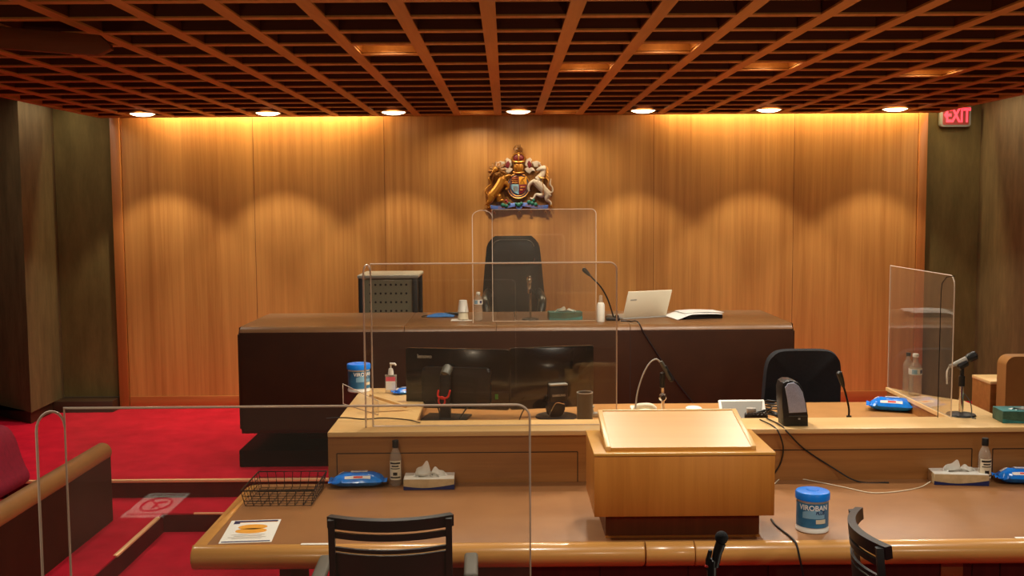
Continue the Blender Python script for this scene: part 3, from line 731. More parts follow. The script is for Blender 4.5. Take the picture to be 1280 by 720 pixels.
# ------------------------------------------------------------------ lectern
b0, b1_ = az(757, 672, ZT), az(950, 672, ZT)
yf = b0.y+.0; bw = b1_.x-b0.x; bc = (b0.x+b1_.x)/2
t = thing('lectern', 'pale oak tabletop lectern with slanted reading board', 'lectern', (bc, yf, ZT))
yb = -.09
f0 = ay(743, 567, yf+yb); f1 = ay(969, 567, yf+yb); fz = ay(850, 645.5, yf+yb).z
bx0, bx1 = f0.x-bc, f1.x-bc; zt = f0.z-ZT; zb = fz-ZT; dep = az(733.5, 537.5, f0.z).y-(yf+yb)
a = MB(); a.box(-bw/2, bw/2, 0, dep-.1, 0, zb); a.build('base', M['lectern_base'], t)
a = MB(); a.box(-bw/2-.002, bw/2+.002, -.004, .0, 0.0, .008); a.build('base_strip', M['lectern_wood'], t)
a = MB(); a.box(bx0, bx1, yb, yb+dep, zb, zt-.012, .002); a.build('body', M['lectern_wood'], t)
a = MB(); a.box(bx0-.002, bx1+.002, yb-.002, yb+dep, zt-.012, zt, .002); a.build('body_top', M['lectern_top'], t)
s0, s1 = ay(757, 562, yf+yb+.03), ay(945, 562, yf+yb+.03)
sx0, sx1 = s0.x-bc, s1.x-bc
e0 = None
# rear edge: same width seen at 749..922
best = min((abs((ay(922, 512.5, Y).x-ay(749, 512.5, Y).x)-(sx1-sx0)), Y) for Y in [yf+yb+.1+.005*k for k in range(120)])[1]
best = min(best, yf+yb+dep-.005)
ez = ay(835, 512.5, best).z-ZT; y0_, y1_ = yb+.03, best-yf
a = MB(); a.prism([(y0_, zt), (y1_, zt), (y1_, ez-.012), (y0_, zt+.002)], 'yz', sx0+.01, sx1-.01); a.build('wedge', M['lectern_wood'], t)
Lb = math.hypot(y1_-y0_, ez-zt-.012); an = math.atan2(ez-.012-zt-.002, y1_-y0_)
T = Matrix.Translation((0, y0_, zt+.002)) @ Matrix.Rotation(an, 4, 'X')
a = MB(); a.box(sx0+.02, sx1-.02, .0, Lb-.012, 0, .014, T=T); a.build('reading_board', M['lectern_top'], t)
a = MB(); a.box(sx0, sx0+.02, 0, Lb, -.004, .018, .003, T=T); a.box(sx1-.02, sx1, 0, Lb, -.004, .018, .003, T=T); a.box(sx0+.02, sx1-.02, Lb-.012, Lb, -.004, .018, .003, T=T)
a.build('board_rim', M['lectern_edge'], t)

# ------------------------------------------------------------------ wipes tubs
def tub(loc, label, ang=-PI/2, h=.168, r=.064):
    t = thing('wipes_tub', label, 'wipes tub', loc, 0, 'blue lidded wipes tubs')
    a = MB(); a.lathe([(0, 0), (r-.004, 0), (r+.001, .004), (r+.001, .014), (r-.002, .018), (r-.002, h-.036), (r-.004, h-.032), (0, h-.032)], seg=40); a.build('body', M['white'], t)
    a = MB(); a.lathe([(0, h), (r*.35, h), (r*.4, h-.003), (r*.8, h-.004), (r+.001, h-.007), (r+.004, h-.012), (r+.004, h-.036), (r-.002, h-.037), (0, h-.037)], seg=40); a.build('lid', M['blue'], t)
    def wrap(u, v, w_, rr=r-.0012): return Vector((math.cos(ang+u/rr)*(rr+w_), math.sin(ang+u/rr)*(rr+w_), v))
    a = MB(); a.lathe([(r-.0013, .024), (r-.0008, .024), (r-.0008, h-.046), (r-.0013, h-.046)], seg=40, a0=ang-1.9, a1=ang+1.9)
    lb = a.build('label', M['blue_label'], t)
    a = MB(); a.grid(lambda u, v: wrap(-.045+.09*u, .062+.035*v*(1-.3*(2*u-1)**2), .0011), 20, 2); a.build('label_band', M['blue_pale'], lb)
    a = MB(); a.grid(lambda u, v: wrap(.008+.042*u, .042+.017*v, .0014), 8, 1); a.build('sticker', M['paper_cream'], lb)
    text('VIROBAN', .029, M['paper'], lb, lambda u, v, w_: wrap(u*.96, .1045+v, .0015+w_*.3), bold=.0006)
    text('PLUS', .017, M['blue_dark'], lb, lambda u, v, w_: wrap(.026+u+v*.2, .085+v, .0016+w_*.3), bold=.0004)
    return t
p = az(1015, 662, ZT)
tb = tub((p.x, p.y, ZT), 'white and blue wipes tub on the leather table, near the black cable', -PI/2-.29+.1)
p = az(449, 489, ZC)
tub((p.x, p.y, ZC), 'white and blue wipes tub on the desk wing beside the pump bottle', -PI/2+.6)

# ------------------------------------------------------------------ soft wipes packs
def pack(loc, rotz, label, L=.24, W=.12, Ht=.068):
    t = thing('wipes_pack', label, 'wipes pack', loc, rotz, 'blue foil wipes packs')
    def sh(sgn):
        def f(u, v):
            x, y = (u*2-1), (v*2-1)
            e = (1-abs(x)**5)*(1-abs(y)**2.4)
            cr = .006*math.sin(11*x+7*y+3*x*y)*abs(x)**2
            return Vector((x*L/2, y*W/2*(1-.12*abs(x)**6), Ht*.42+(Ht*.55*e+cr if sgn > 0 else -Ht*.41*e**.6)))
        return f
    a = MB(); a.grid(sh(1), 24, 14); a.grid(sh(-1), 24, 14); bmesh.ops.remove_doubles(a.bm, verts=a.bm.verts[:], dist=.0008)
    bmesh.ops.recalc_face_normals(a.bm, faces=a.bm.faces[:]); a.build('wrapper', M['blue_foil'], t, 60)
    top = sh(1)
    def on(u0, u1, v0, v1, dz): return lambda u, v: top(u0+(u1-u0)*u, v0+(v1-v0)*v)+Vector((0, 0, dz))
    a = MB(); a.grid(on(.36, .68, .42, .80, .0015), 10, 6, thick=-.003); a.build('flap', M['white'], t, 60)
    a = MB(); a.grid(on(.40, .64, .48, .74, .0045), 8, 5); a.build('flap_print', M['blue_foil'], t, 60)
    for s in (-1, 1):
        a = MB(); a.grid(lambda u, v: Vector((s*(L/2-.004+.02*u), (v*2-1)*W*.44, Ht*.42+.006*math.sin(v*14)*u)), 3, 14); a.build('end_seal', M['blue_foil'], t, 60)
    for q in (on(.08, .22, .55, .85, .001), on(.25, .75, .10, .20, .0012)): a = MB(); a.grid(q, 6, 4); a.build('white_print', M['paper'], t, 60)
    for q in (on(.42, .60, .12, .18, .002), on(.1, .17, .75, .88, .002)): a = MB(); a.grid(q, 4, 3); a.build('red_print', M['red'], t, 60)
    return t
p = az(448, 607, ZT); pack((p.x, p.y, ZT), .06, 'blue wipes pack on the leather table beside the black-capped bottle and basket')
p = az(1275, 603, ZT); pack((p.x, p.y, ZT), -.1, 'blue wipes pack cut off by the edge of the picture', .2, .11, .07)
p = az(1114, 513, ZW); pack((p.x, p.y, ZW), -.35, 'blue wipes pack on the clerk surface in front of the witness screen', .23, .13, .075)
p = az(506, 492, ZC); pack((p.x-.0, p.y, ZC), .5, 'small blue pack on the desk wing half behind the left monitor', .11, .08, .035)

# ------------------------------------------------------------------ bottles
def sani_bottle(loc, label, h=.215):
    t = thing('sanitizer_bottle', label, 'bottle', loc, 0, 'clear sanitizer bottles with black caps')
    r = .028
    a = MB(); a.lathe([(0, .001), (r-.003, 0), (r, .006), (r, h*.62), (r*.9, h*.68), (.014, h*.8), (.0125, h*.86)], seg=24); a.build('bottle_body', M['bottle'], t, 60)
    a = MB(); a.lathe([(0, h), (.0135, h), (.015, h-.004), (.015, h*.84), (0, h*.84)], seg=20); a.build('cap', M['black'], t)
    a = MB(); a.mi = 0; a.lathe([(r+.0006, h*.14), (r+.001, h*.14), (r+.001, h*.56), (r+.0006, h*.56)], seg=20, a0=-PI/2-1.1, a1=-PI/2+1.1)
    a.mi = 1
    for z0, z1, w_ in ((.49, .53, .9), (.43, .46, .6), (.38, .40, .8), (.24, .31, .35), (.18, .21, .9)):
        a.lathe([(r+.0012, h*z0), (r+.0015, h*z0), (r+.0015, h*z1), (r+.0012, h*z1)], seg=10, a0=-PI/2-w_, a1=-PI/2+w_)
    a.build('label', [M['paper_cream'], M['black']], t)
    return t
p = az(495, 606, ZT); sani_bottle((p.x, p.y, ZT), 'clear sanitizer bottle between the blue pack and tissue box before the panel')
p = az(1230, 604, ZT); sani_bottle((p.x, p.y, ZT), 'clear sanitizer bottle beside the tissue box at the right of the table')
def water_bottle(loc, label, h=.205, r=.031, capm='white', lab=True, group='clear water bottles'):
    t = thing('water_bottle', label, 'bottle', loc, 0, group)
    pr_ = [(0, .004), (r*.7, 0), (r, .008)]
    for k in range(4): z = .02+k*.014; pr_ += [(r, z), (r*.94, z+.007)]
    pr_ += [(r, .08), (r*.93, .1), (r, .118), (r, .15), (r*.85, .165), (r*.42, .185), (r*.40, h-.012)]
    a = MB(); a.lathe(pr_, seg=24); a.build('bottle_body', M['bottle'], t, 60)
    a = MB(); a.lathe([(0, h), (r*.42, h), (r*.47, h-.003), (r*.47, h-.018), (0, h-.018)], seg=18); a.build('cap', M[capm], t)
    if lab:
        a = MB(); a.mi = 0; a.lathe([(r+.0006, .118), (r+.001, .118), (r+.001, .15), (r+.0006, .15)], seg=26)
        a.mi = 1; a.lathe([(r+.0012, .122), (r+.0016, .122), (r+.0016, .147), (r+.0012, .147)], seg=10, a0=-PI/2-.9, a1=-PI/2-.1)
        a.mi = 2; a.lathe([(r+.0012, .125), (r+.0016, .125), (r+.0016, .145), (r+.0012, .145)], seg=8, a0=-PI/2+.35, a1=-PI/2+.9)
        a.build('label', [M['paper'], M['blue_pale'], M['blue_dark']], t)
    return t
p = az(598, 401, ZB); water_bottle((p.x, p.y, ZB), 'clear water bottle beside the cups on the judge bench')
p = az(1143.5, 494, ZC); water_bottle((p.x, p.y, ZC), 'clear water bottle with blue label on the witness wing', .232, .035)
p = az(1134.5, 489, ZC); water_bottle((p.x, p.y, ZC), 'black-capped clear bottle behind the water bottle on the witness wing', .22, .028, 'black', False)
# pump bottle on the wing
p = az(489, 491, ZC)
t = thing('hand_sanitizer', 'clear pump bottle with pink label on the desk wing beside the monitor', 'pump bottle', (p.x, p.y, ZC))
a = MB(); a.prism([(x, y) for x, y in rrect(.066, .042, .014, z0=-.021)], 'xy', 0, .105, .008, 2); a.build('bottle_body', M['bottle'], t, 60)
a = MB(); a.lathe([(0, .105), (.016, .105), (.016, .115), (.012, .14), (0, .14)], seg=16); a.tube([(0, 0, .14), (0, 0, .168)], .0045, 8); a.tube([(-.004, 0, .168), (.024, -.008, .168), (.03, -.01, .160)], .006, 8); a.build('pump', M['white'], t)
a = MB(); a.mi = 0; a.box(-.027, .027, -.0225, -.0212, .02, .07); a.mi = 1; a.box(-.027, .027, -.0225, -.0212, .07, .095); a.build('label', [M['paper'], M['pink']], t)
# spray bottle on bench
p = az(751, 402, ZB)
t = thing('spray_bottle', 'small white spray bottle on the judge bench beside the gooseneck base', 'spray bottle', (p.x, p.y, ZB))
a = MB(); a.lathe([(0, 0), (.026, 0), (.028, .004), (.028, .115), (.022, .13), (.012, .135), (0, .135)], seg=20); a.build('bottle_body', M['white'], t)
a = MB(); a.lathe([(0, .185), (.011, .185), (.0135, .18), (.0135, .15), (.016, .148), (.016, .133), (0, .133)], seg=16); a.build('cap', M['bottle'], t)

# ------------------------------------------------------------------ tissue boxes
def tissue_box(loc, rotz, label, L=.235, W=.12, Ht=.05, side=('beige', 'blue_dark'), top='white', group='cream and navy tissue boxes', tuft=1.0):
    t = thing('tissue_box', label, 'tissue box', loc, rotz, group)
    a = MB(); a.box(-L/2, L/2, -W/2, W/2, 0, Ht, .002, 1); bx_ = a.build('carton', M[side[0]], t)
    a = MB(); a.box(-L/2+.001, L/2-.001, -W/2+.001, W/2-.001, Ht-.001, Ht+.001); a.build('carton_top', M[top], t)
    g = MB()
    def band(u, v):
        x = -L/2+L*u; hh = Ht*(.16+.32*(abs(u-.42)/.58)**1.6)
        return Vector((x, -W/2-.0006, .001+v*hh))
    g.grid(band, 16, 1); g.box(L/2-.0005, L/2+.0008, -W/2, W/2, .001, Ht*.48); g.build('carton_print', M[side[1]], t)
    if tuft:
        g = MB()
        def tf(ph, x0, hh, w_):
            def f(u, v):
                x = x0+(u-.5)*w_*(1-.15*v); e = math.sin(PI*u)**.4
                return Vector((x+.012*v*math.sin(ph+3*u), -.03*v+.012*math.sin(6*u+ph)*(1-v*.5)+.02*math.sin(ph)*v, Ht+hh*v*e*(1-.35*math.sin(4*u+ph)**2)))
            return f
        g.grid(tf(.4, -.03, .085*tuft, .10), 12, 8); g.grid(tf(1.9, .04, .052*tuft, .11), 12, 8); g.grid(tf(3.2, .0, .03*tuft, .12), 12, 6)
        g.build('tissue', M['paper'], t, 80)
    return t
p = az(537, 608, ZT); tissue_box((p.x, p.y, ZT), .02, 'cream and navy tissue box beside the sanitizer bottle near the basket')
p = az(1196, 602, ZT); tissue_box((p.x, p.y, ZT), -.12, 'cream and navy tissue box at the end of the white cord', .245, .14, .052, tuft=.75)
p = az(706, 399, ZB); tissue_box((p.x, p.y, ZB), .08, 'small teal tissue box on the judge bench', .235, .12, .055, ('teal_dark', 'teal'), 'teal', 'teal tissue boxes', .5)
p = az(1272, 526, ZC); tissue_box((p.x+.03, p.y+.0, ZC), -.08, 'teal tissue box on the desk cap before the tan chair', .25, .13, .058, ('teal_dark', 'teal'), 'teal', 'teal tissue boxes', .22)

# ------------------------------------------------------------------ wire basket, notice, papers
pf0, pb0, pb1 = az(309, 639, ZT), az(304+6, 608, ZT), az(388, 607, ZT)
bx = (az(306, 632, ZT).x+az(378, 638, ZT).x)/2
t = thing('wire_basket', 'black wire letter basket at the back corner of the leather table', 'basket', ((pf0.x+az(378, 639, ZT).x)/2, 4.64, ZT))
bw_, bd, bh = .29, .30, .075
def rect_pts(w_, d, z): return [(-w_/2, -d/2, z), (w_/2, -d/2, z), (w_/2, d/2, z), (-w_/2, d/2, z), (-w_/2, -d/2, z)]
a = MB(); a.tube(rect_pts(bw_+.03, bd+.03, bh), .0035, 6); a.build('rim', M['black_metal'], t)
a = MB()
for k in range(9):
    x = -bw_/2+bw_*k/8; xo = x*(1+.03/bw_); a.tube([(xo, -bd/2-.015, bh), (x, -bd/2, .004), (x, bd/2, .004), (xo, bd/2+.015, bh)], .0017, 5)
for k in range(9):
    y = -bd/2+bd*k/8; yo = y*(1+.03/bd); a.tube([(-bw_/2-.015, yo, bh), (-bw_/2, y, .004), (bw_/2, y, .004), (bw_/2+.015, yo, bh)], .0017, 5)
for z in (.026, .05): e = .03*z/bh; a.tube(rect_pts(bw_+e, bd+e, z), .0017, 5)
a.build('mesh', M['black_metal'], t)
na, nb, nc, nd = az(268, 680, ZT), az(338, 678, ZT), az(355, 649, ZT), az(292, 651, ZT)
cx, cy_ = sum(q.x for q in (na, nb, nc, nd))/4, sum(q.y for q in (na, nb, nc, nd))/4
t = thing('notice_sheet', 'white printed notice with an orange shape at the front of the table', 'notice', (cx, cy_, ZT))
nw, nh = .205, (nc.y-nb.y)*.98
rz = math.atan2(nb.y-na.y, nb.x-na.x); t.rotation_euler.z = rz+.02
a = MB(); a.box(-nw/2, nw/2, -nh/2, nh/2, .0006, .0012); a.build('sheet', M['paper'], t)
a = MB(); a.box(-nw*.42, nw*.45, nh*.40, nh*.47, .0012, .0018); a.box(-nw*.46, nw*.46, -nh*.47, -nh*.43, .0012, .0018); a.box(-nw*.42, -nw*.3, nh*.33, nh*.42, .0012, .0018); a.build('blue_print', M['blue_dark'], t)
a = MB()
for sy in (-1, 1): a.prism([(.05+.0*k, 0) for k in ()] or [(nw*(.29 if sy > 0 else .31)*math.cos(2*PI*k/20), sy*nh*.085+nh*.09+nh*.115*math.sin(2*PI*k/20)) for k in range(20)], 'xy', .0012, .0018)
a.box(-nw*.42, nw*.45, nh*.385, nh*.40, .0012, .0017); a.build('orange_print', M['orange'], t)
a = MB()
for k, ww in enumerate((.34, .28, .38, .3)): a.box(-nw*ww, nw*ww*.9, nh*(-.17-.055*k), nh*(-.15-.055*k), .0012, .0016)
a.build('grey_print', M['silver'], t)
p, q = az(376, 681, ZT), az(412, 680, ZT)
a = MB(); a.box(p.x, q.x+.02, p.y-.006, p.y+.012, ZT+.001, ZT+.0025); tag(a.build('paper_strip', M['paper']), 'thin white paper strip at the table edge beside the slatted chair', 'paper')
p = az(1272, 673, ZT)
a = MB(); a.box(p.x-.008, p.x+.09, p.y-.004, p.y+.01, ZT+.001, ZT+.0025); tag(a.build('paper_strip', M['paper']), 'white paper corner at the table edge near the dark turned chair', 'paper')

# ------------------------------------------------------------------ office chairs with slatted backs
def slat_chair(loc, rotz, label, za=.745):
    t = thing('office_chair', label, 'chair', loc, rotz, 'black slatted office chairs')
    W_, zt = .425, 1.0
    def cur(x, z):  # rearward bulge, lean
        return -.06*(1-(2*x/W_)**2)+(z-.75)*-.10
    def bar(z0, z1, w0=W_, th=.014):
        a = MB(); 
        a.grid(lambda u, v: Vector(((u-.5)*w0, cur((u-.5)*w0, z0+(z1-z0)*v), z0+(z1-z0)*v)), 16, 3, thick=th)
        return a
    bar(zt-.041, zt, W_+.012, .026).build('top_rail', M['black'], t, 50)
    for z0, z1 in ((.926, .948), (.880, .894), (.66, .873)):
        bar(z0, z1, W_-.04, .010).build('back_slat', M['black'], t, 50)
    for s in (-1, 1):
        a = MB(); a.grid(lambda u, v: Vector((s*(W_/2-.022+.022*u*1.0), cur(s*W_/2, .60+.4*v), .60+.395*v)), 2, 10, thick=.022); a.build('back_stile', M['black'], t, 50)
        a = MB(); a.box(s*.275-.026, s*.275+.026, .10, .34, za-.03, za, .012, 3); a.build('armrest', M['grey_arm'], t)
        a = MB(); a.tube(spline([(s*.275, .22, za-.025), (s*.28, .2, .58), (s*.22, .17, .47)]), .017, 8); a.build('arm_support', M['black'], t)
    a = MB(); a.prism([(x, y) for x, y in rrect(.48, .46, .07, z0=-.02)], 'xy', .43, .50, .02, 3); a.build('seat', M['black_soft'], t)
    a = MB(); a.tube(spline([(0, .1, .44), (0, -.06, .47), (0, -.09, .62), (0, -.075, .70)]), .022, 8); a.build('back_support', M['black'], t)
    a = MB(); a.tube([(0, .2, .1), (0, .2, .44)], .025, 10); a.build('column', M['black_metal'], t)
    for k in range(5):
        an = 2*PI*k/5+.3; x, y = .28*math.cos(an), .2+.28*math.sin(an)
        a = MB(); a.tube([(0, .2, .11), (x, y, .075)], [.025, .014], 8); g = a.build('base_arm', M['black'], t)
        a = MB(); a.ball((x, y, .03), .03, 10); a.build('caster', M['black'], g)
    return t
p = ay(488, 659, 3.52)
slat_chair((p.x, 3.54, p.z-1.0-.004), .03, 'black slatted office chair with grey armrests at the table, back to camera').location.z = 0
slat_chair((1.215, 3.36, 0), -PI/2-.12, 'black slatted office chair turned sideways at the table near the wipes tub', .64)

# clerk's chair
p = ay(1003, 436, 6.3)
t = thing('clerk_chair', 'black fabric office chair behind the clerk desk, next to the speaker', 'chair', (p.x, 6.3, ZP))
zt = p.z-ZP
a = MB()
def cb(u, v):
    x = (u*2-1); z = v*2-1
    k = (abs(x)**5+abs(z)**5)**.2 if (x or z) else 1; mx = max(abs(x), abs(z)) or 1
    s = mx/k if k else 1
    return Vector((x*s*.238*(1+.04*-z), .04*(1-.4*x*x)-.03*z, zt-.24+z*s*.24))
a.grid(cb, 20, 20, thick=.05); a.build('backrest', M['black_soft'], t, 60)
a = MB(); a.prism(rrect(.5, .46, .08, z0=-.5), 'xy', .42, .5, .025, 3); a.build('seat', M['black_soft'], t)
a = MB(); a.tube([(0, .05, .6), (0, .06, .42), (0, -.2, .4)], .02, 8); a.build('back_support', M['black'], t)
a = MB(); a.tube([(0, -.25, .06), (0, -.25, .42)], .025, 10); a.build('column', M['black_metal'], t)
for k in range(5):
    an = 2*PI*k/5; a = MB(); a.tube([(0, -.25, .1), (.26*math.cos(an), -.25+.26*math.sin(an), .07)], [.025, .014], 8); a.ball((.26*math.cos(an), -.25+.26*math.sin(an), .03), .03); a.build('base_arm', M['black'], t)

# tan witness chair and oak end block
p = ay(1252, 444, 6.0)
t = thing('witness_chair', 'camel leather chair in the witness box behind the teal tissue box', 'chair', (p.x+.26, 6.0, ZP))
zt = p.z-ZP
a = MB(); a.prism(rrect(.52, .62, .055, n=10, z0=zt-.62), 'xz', -.06, .05, .022, 4); a.build('backrest', M['leather_camel'], t)
a = MB(); a.box(-.25, .25, -.5, -.05, .40, .5, .03, 3); a.build('seat', M['leather_camel'], t)
for sx in (-1, 1):
    for y in (-.45, 0): a = MB(); a.box(sx*.22-.02, sx*.22+.02, y-.02, y+.02, 0, .42); a.build('leg', M['panel_dark'], t)
p = ay(1238, 484, 6.11)
t = thing('witness_post', 'oak end block with pale top beside the camel leather chair', 'desk end', (p.x, 6.11, ZP))
a = MB(); a.box(0, .5, 0, .24, 0, ZC-ZP-.02); a.build('block', M['desk_wood'], t)
a = MB(); a.box(-.003, .503, -.003, .243, ZC-ZP-.02, ZC-ZP, .003); a.build('block_top', M['cap_wood'], t)

# ------------------------------------------------------------------ monitors
def monitor(name, label, loc, rotz, W_, H_, zc, bulge, brand, bsize, bpos, kind):
    t = thing(name, label, 'monitor', loc, rotz)
    a = MB(); a.prism(rrect(W_, H_, .012, z0=zc-H_/2), 'xz', 0, .022, .004, 2); hs = a.build('housing', M['black_gloss'], t)
    if bulge == 'wedge':
        a = MB(); a.prism(rrect(W_*.66, H_*.62, .02, z0=zc-H_*.42), 'xz', -.03, .002, .018, 3); a.build('rear_cover', M['black'], t)
    else:
        a = MB()
        def f(u, v): x = u*2-1; z = v*2-1; return Vector((x*W_/2*.98, -.05*(1-x*x)*(1-abs(z)**3)-.001, zc+z*H_/2*.96))
        a.grid(f, 20, 12, thick=.004); a.build('rear_cover', M['black_gloss'], t, 60)
    a = MB(); a.box(-W_/2+.012, W_/2-.012, .0215, .024, zc-H_/2+.015, zc+H_/2-.012); a.build('screen', M['black_gloss'], t)
    if kind == 'neck':
        nx = bpos[2]
        a = MB(); a.box(nx-.03, nx+.03, -.075, -.045, .0, zc+.035, .01, 2); nk = a.build('stand_neck', M['black'], t)
        a = MB(); a.tube([(nx, -.06, zc+.03), (nx+.008, -.03, zc+.06), (nx+.012, -.01, zc+.045)], .028, 10); a.build('hinge', M['grey_dark'], nk)
        a = MB(); a.box(nx-.12, nx+.12, -.16, .05, .0, .012, .004); a.build('stand_base', M['black'], t)
        a = MB(); zz = zc-.08
        a.tube(spline([(nx-.032, -.082, zz+.03), (nx-.034, -.085, zz), (nx-.012, -.088, zz-.012), (nx+.02, -.088, zz-.004), (nx+.034, -.086, zz+.032)]), .0055, 8)
        a.tube([(nx-.012+.018*math.cos(2*PI*k/16), -.089, zz-.026+.022*math.sin(2*PI*k/16)) for k in range(17)], .005, 8)
        a.build('cable_clip', M['red'], nk)
        a = MB(); a.box(.21, .226, -.004, -.0005, zc-.105, zc-.078); a.build('sticker', M['green'], t)
        text(brand, bsize, M['silver'], t, lambda u, v, w_: Vector((bpos[0]+u, -.0012-w_*.3, zc+bpos[1]+v)), bold=.0006)
    else:
        nx = bpos[2]
        a = MB(); a.box(nx-.05, nx+.05, -.085, -.04, zc-.12, zc-.03, .008, 2); nk = a.build('stand_head', M['black'], t)
        a = MB(); a.box(nx-.05, nx+.05, -.088, -.03, zc-.032, zc-.022, .004); a.build('stand_cap', M['silver'], nk)
        text(brand, bsize, M['silver'], nk, lambda u, v, w_: Vector((nx+u, -.0858-w_*.3, zc-.085+v)), bold=.0005)
        a = MB(); a.prism(rrect(.1, zc-.10, .045, z0=.004), 'xz', -.08, -.05, .008, 2); nk2 = a.build('stand_neck', M['black'], t)
        a = MB(); a.tube(spline([(nx-.056, -.085, .01), (nx-.054, -.086, zc-.19), (nx-.02, -.088, zc-.125), (nx+.03, -.088, zc-.13)]), .0035, 6); a.build('chrome_trim', M['chrome'], nk2)
        a = MB(); a.lathe([(0, .012), (.11, .008), (.115, 0), (0, 0)], (nx, -.03, 0), 28); a.build('stand_base', M['black'], t)
    return t
ym = 5.56
pL, pR = ay(507, 433, ym+.06), ay(636, 439, ym-.05)
zcl = (ay(570, 436, ym).z+ay(572, 511, ym).z)/2; Hm = ay(570, 436, ym).z-ay(572, 511, ym).z
rz = math.atan2(pR.y-pL.y, pR.x-pL.x)
cxm = (pL.x+pR.x)/2
nxl = ay(559, 500, ym-.06).x-cxm
monitor('lenovo_monitor'.replace('lenovo_', 'computer_'), 'black computer monitor seen from behind with a red cable clip on its stand', (cxm, ym, ZW), rz, (pR-pL).length, Hm, zcl-ZW, 'wedge', 'lenovo', .03, (-.18, Hm/2-.045, nxl), 'neck')
pL, pR = ay(637, 437, ym-.03), ay(742, 432, ym+.07)
rz = math.atan2(pR.y-pL.y, pR.x-pL.x); cxm = (pL.x+pR.x)/2
zt_ = ay(690, 434, ym).z
monitor('computer_monitor', 'black computer monitor with curved back, nearer the lectern', (cxm, ym+.02, ZW), rz, (pR-pL).length, .335, zt_-ZW-.168, 'curve', 'SAMSUNG', .016, (0, 0, .015), 'dome')
# black cup
p = az(731, 526, ZW); h = ay(731, 491, p.y).z-ZW; r = .042
t = thing('pencil_cup', 'dark cylindrical cup with silver rim on the clerk work surface', 'cup', (p.x, p.y, ZW))
a = MB(); a.lathe([(0, 0), (r, 0), (r, h), (r-.003, h), (r-.003, .004), (0, .004)], seg=28); a.build('cup_body', M['grey_dark'], t)
a = MB(); a.lathe([(r-.004, h-.001), (r+.001, h-.001), (r+.001, h+.004), (r-.004, h+.004)], seg=28); a.build('rim', M['silver'], t)
p = az(744, 521, ZW)
a = MB(); a.box(p.x-.015, p.x+.03, p.y-.02, p.y+.02, ZW, ZW+.025, .006, 2); a.tube([(p.x-.012, p.y, ZW+.02), (p.x-.02, p.y, ZW+.05), (p.x-.01, p.y-.01, ZW+.06)], .008, 8); tag(a.build('adapter_plug', M['silver']), 'small pale adapter beside the dark pencil cup', 'adapter')

# ------------------------------------------------------------------ microphones
def goose(name, label, basep, pts, head, basekind='box'):
    t = thing(name, label, 'microphone', basep)
    if basekind == 'box':
        a = MB(); a.box(-.055, .04, -.055, .06, 0, .022, .008, 2); a.ball((.02, -.03, .026), .016); a.build('base', M['black'], t)
    elif basekind == 'plug':
        a = MB(); a.lathe([(0, 0), (.017, 0), (.017, .01), (.013, .014), (.013, .036), (0, .036)], seg=16); a.build('base', M['black'], t)
    P = spline([Vector(q)-Vector(basep) for q in pts], 6)
    a = MB(); a.tube(P, .0055, 8); a.build('gooseneck', M['black_metal'], t)
    d = (P[-1]-P[-2]).normalized(); e = P[-1]
    a = MB(); a.tube([e-d*.02, e, e+d*head*.5, e+d*head*.9, e+d*head], [.008, .012, .0155, .0155, .010], 12); a.build('mic_head', M['black'], t)
    return t
b = az(767, 400, ZB); Yb = b.y
goose('gooseneck_microphone', 'black gooseneck microphone arching over the judge bench beside the laptop', b,
      [b+Vector((0, 0, .02)), ay(760, 375, Yb), ay(752, 360, Yb), ay(742, 349, Yb), ay(735, 342, Yb)], .05)
b = az(1061, 528, ZW); Yb = b.y
goose('gooseneck_microphone', 'short black gooseneck microphone on the clerk surface beside the fabric chair', b,
      [b+Vector((0, 0, .03)), ay(1061, 510, Yb), ay(1057, 492, Yb), ay(1053, 479, Yb)], .065, 'plug')
# chrome stand microphone on bench
b = az(663, 399.5, ZB); Yb = b.y
t = thing('stand_microphone', 'chrome microphone on a round black base on the judge bench', 'microphone', b)
zt = ay(661, 366, Yb).z-ZB
a = MB(); a.lathe([(0, .018), (.02, .016), (.06, .008), (.062, 0), (0, 0)], seg=28); a.build('base', M['black'], t)
a = MB(); a.tube([(0, 0, .01), (0, 0, zt)], .008, 10); a.build('pole', M['chrome'], t)
a = MB(); a.tube([(0, 0, zt), (-.005, -.01, zt+.03)], .013, 10); a.tube([(0, 0, zt+.02), (.02, -.02, zt+.01), (.03, -.02, zt-.03)], .006, 8); a.build('clip', M['black'], t)
a = MB(); a.tube([(-.008, -.0, zt+.0), (-.008, -.02, zt+.06)], [.011, .014], 10); a.build('mic_body', M['chrome'], t)
a = MB(); a.ball((-.009, -.028, zt+.09), (.019, .02, .028), 14); a.build('mic_head', M['chrome'], t)
b = az(644, 401, ZB)
t = thing('audio_jack', 'tiny chrome audio plug standing on the judge bench beside the round base', 'plug', b)
a = MB(); a.lathe([(0, 0), (.02, 0), (.02, .008), (.008, .012), (.008, .05), (.012, .052), (.012, .066), (0, .066)], seg=14); a.build('plug_body', M['chrome'], t)
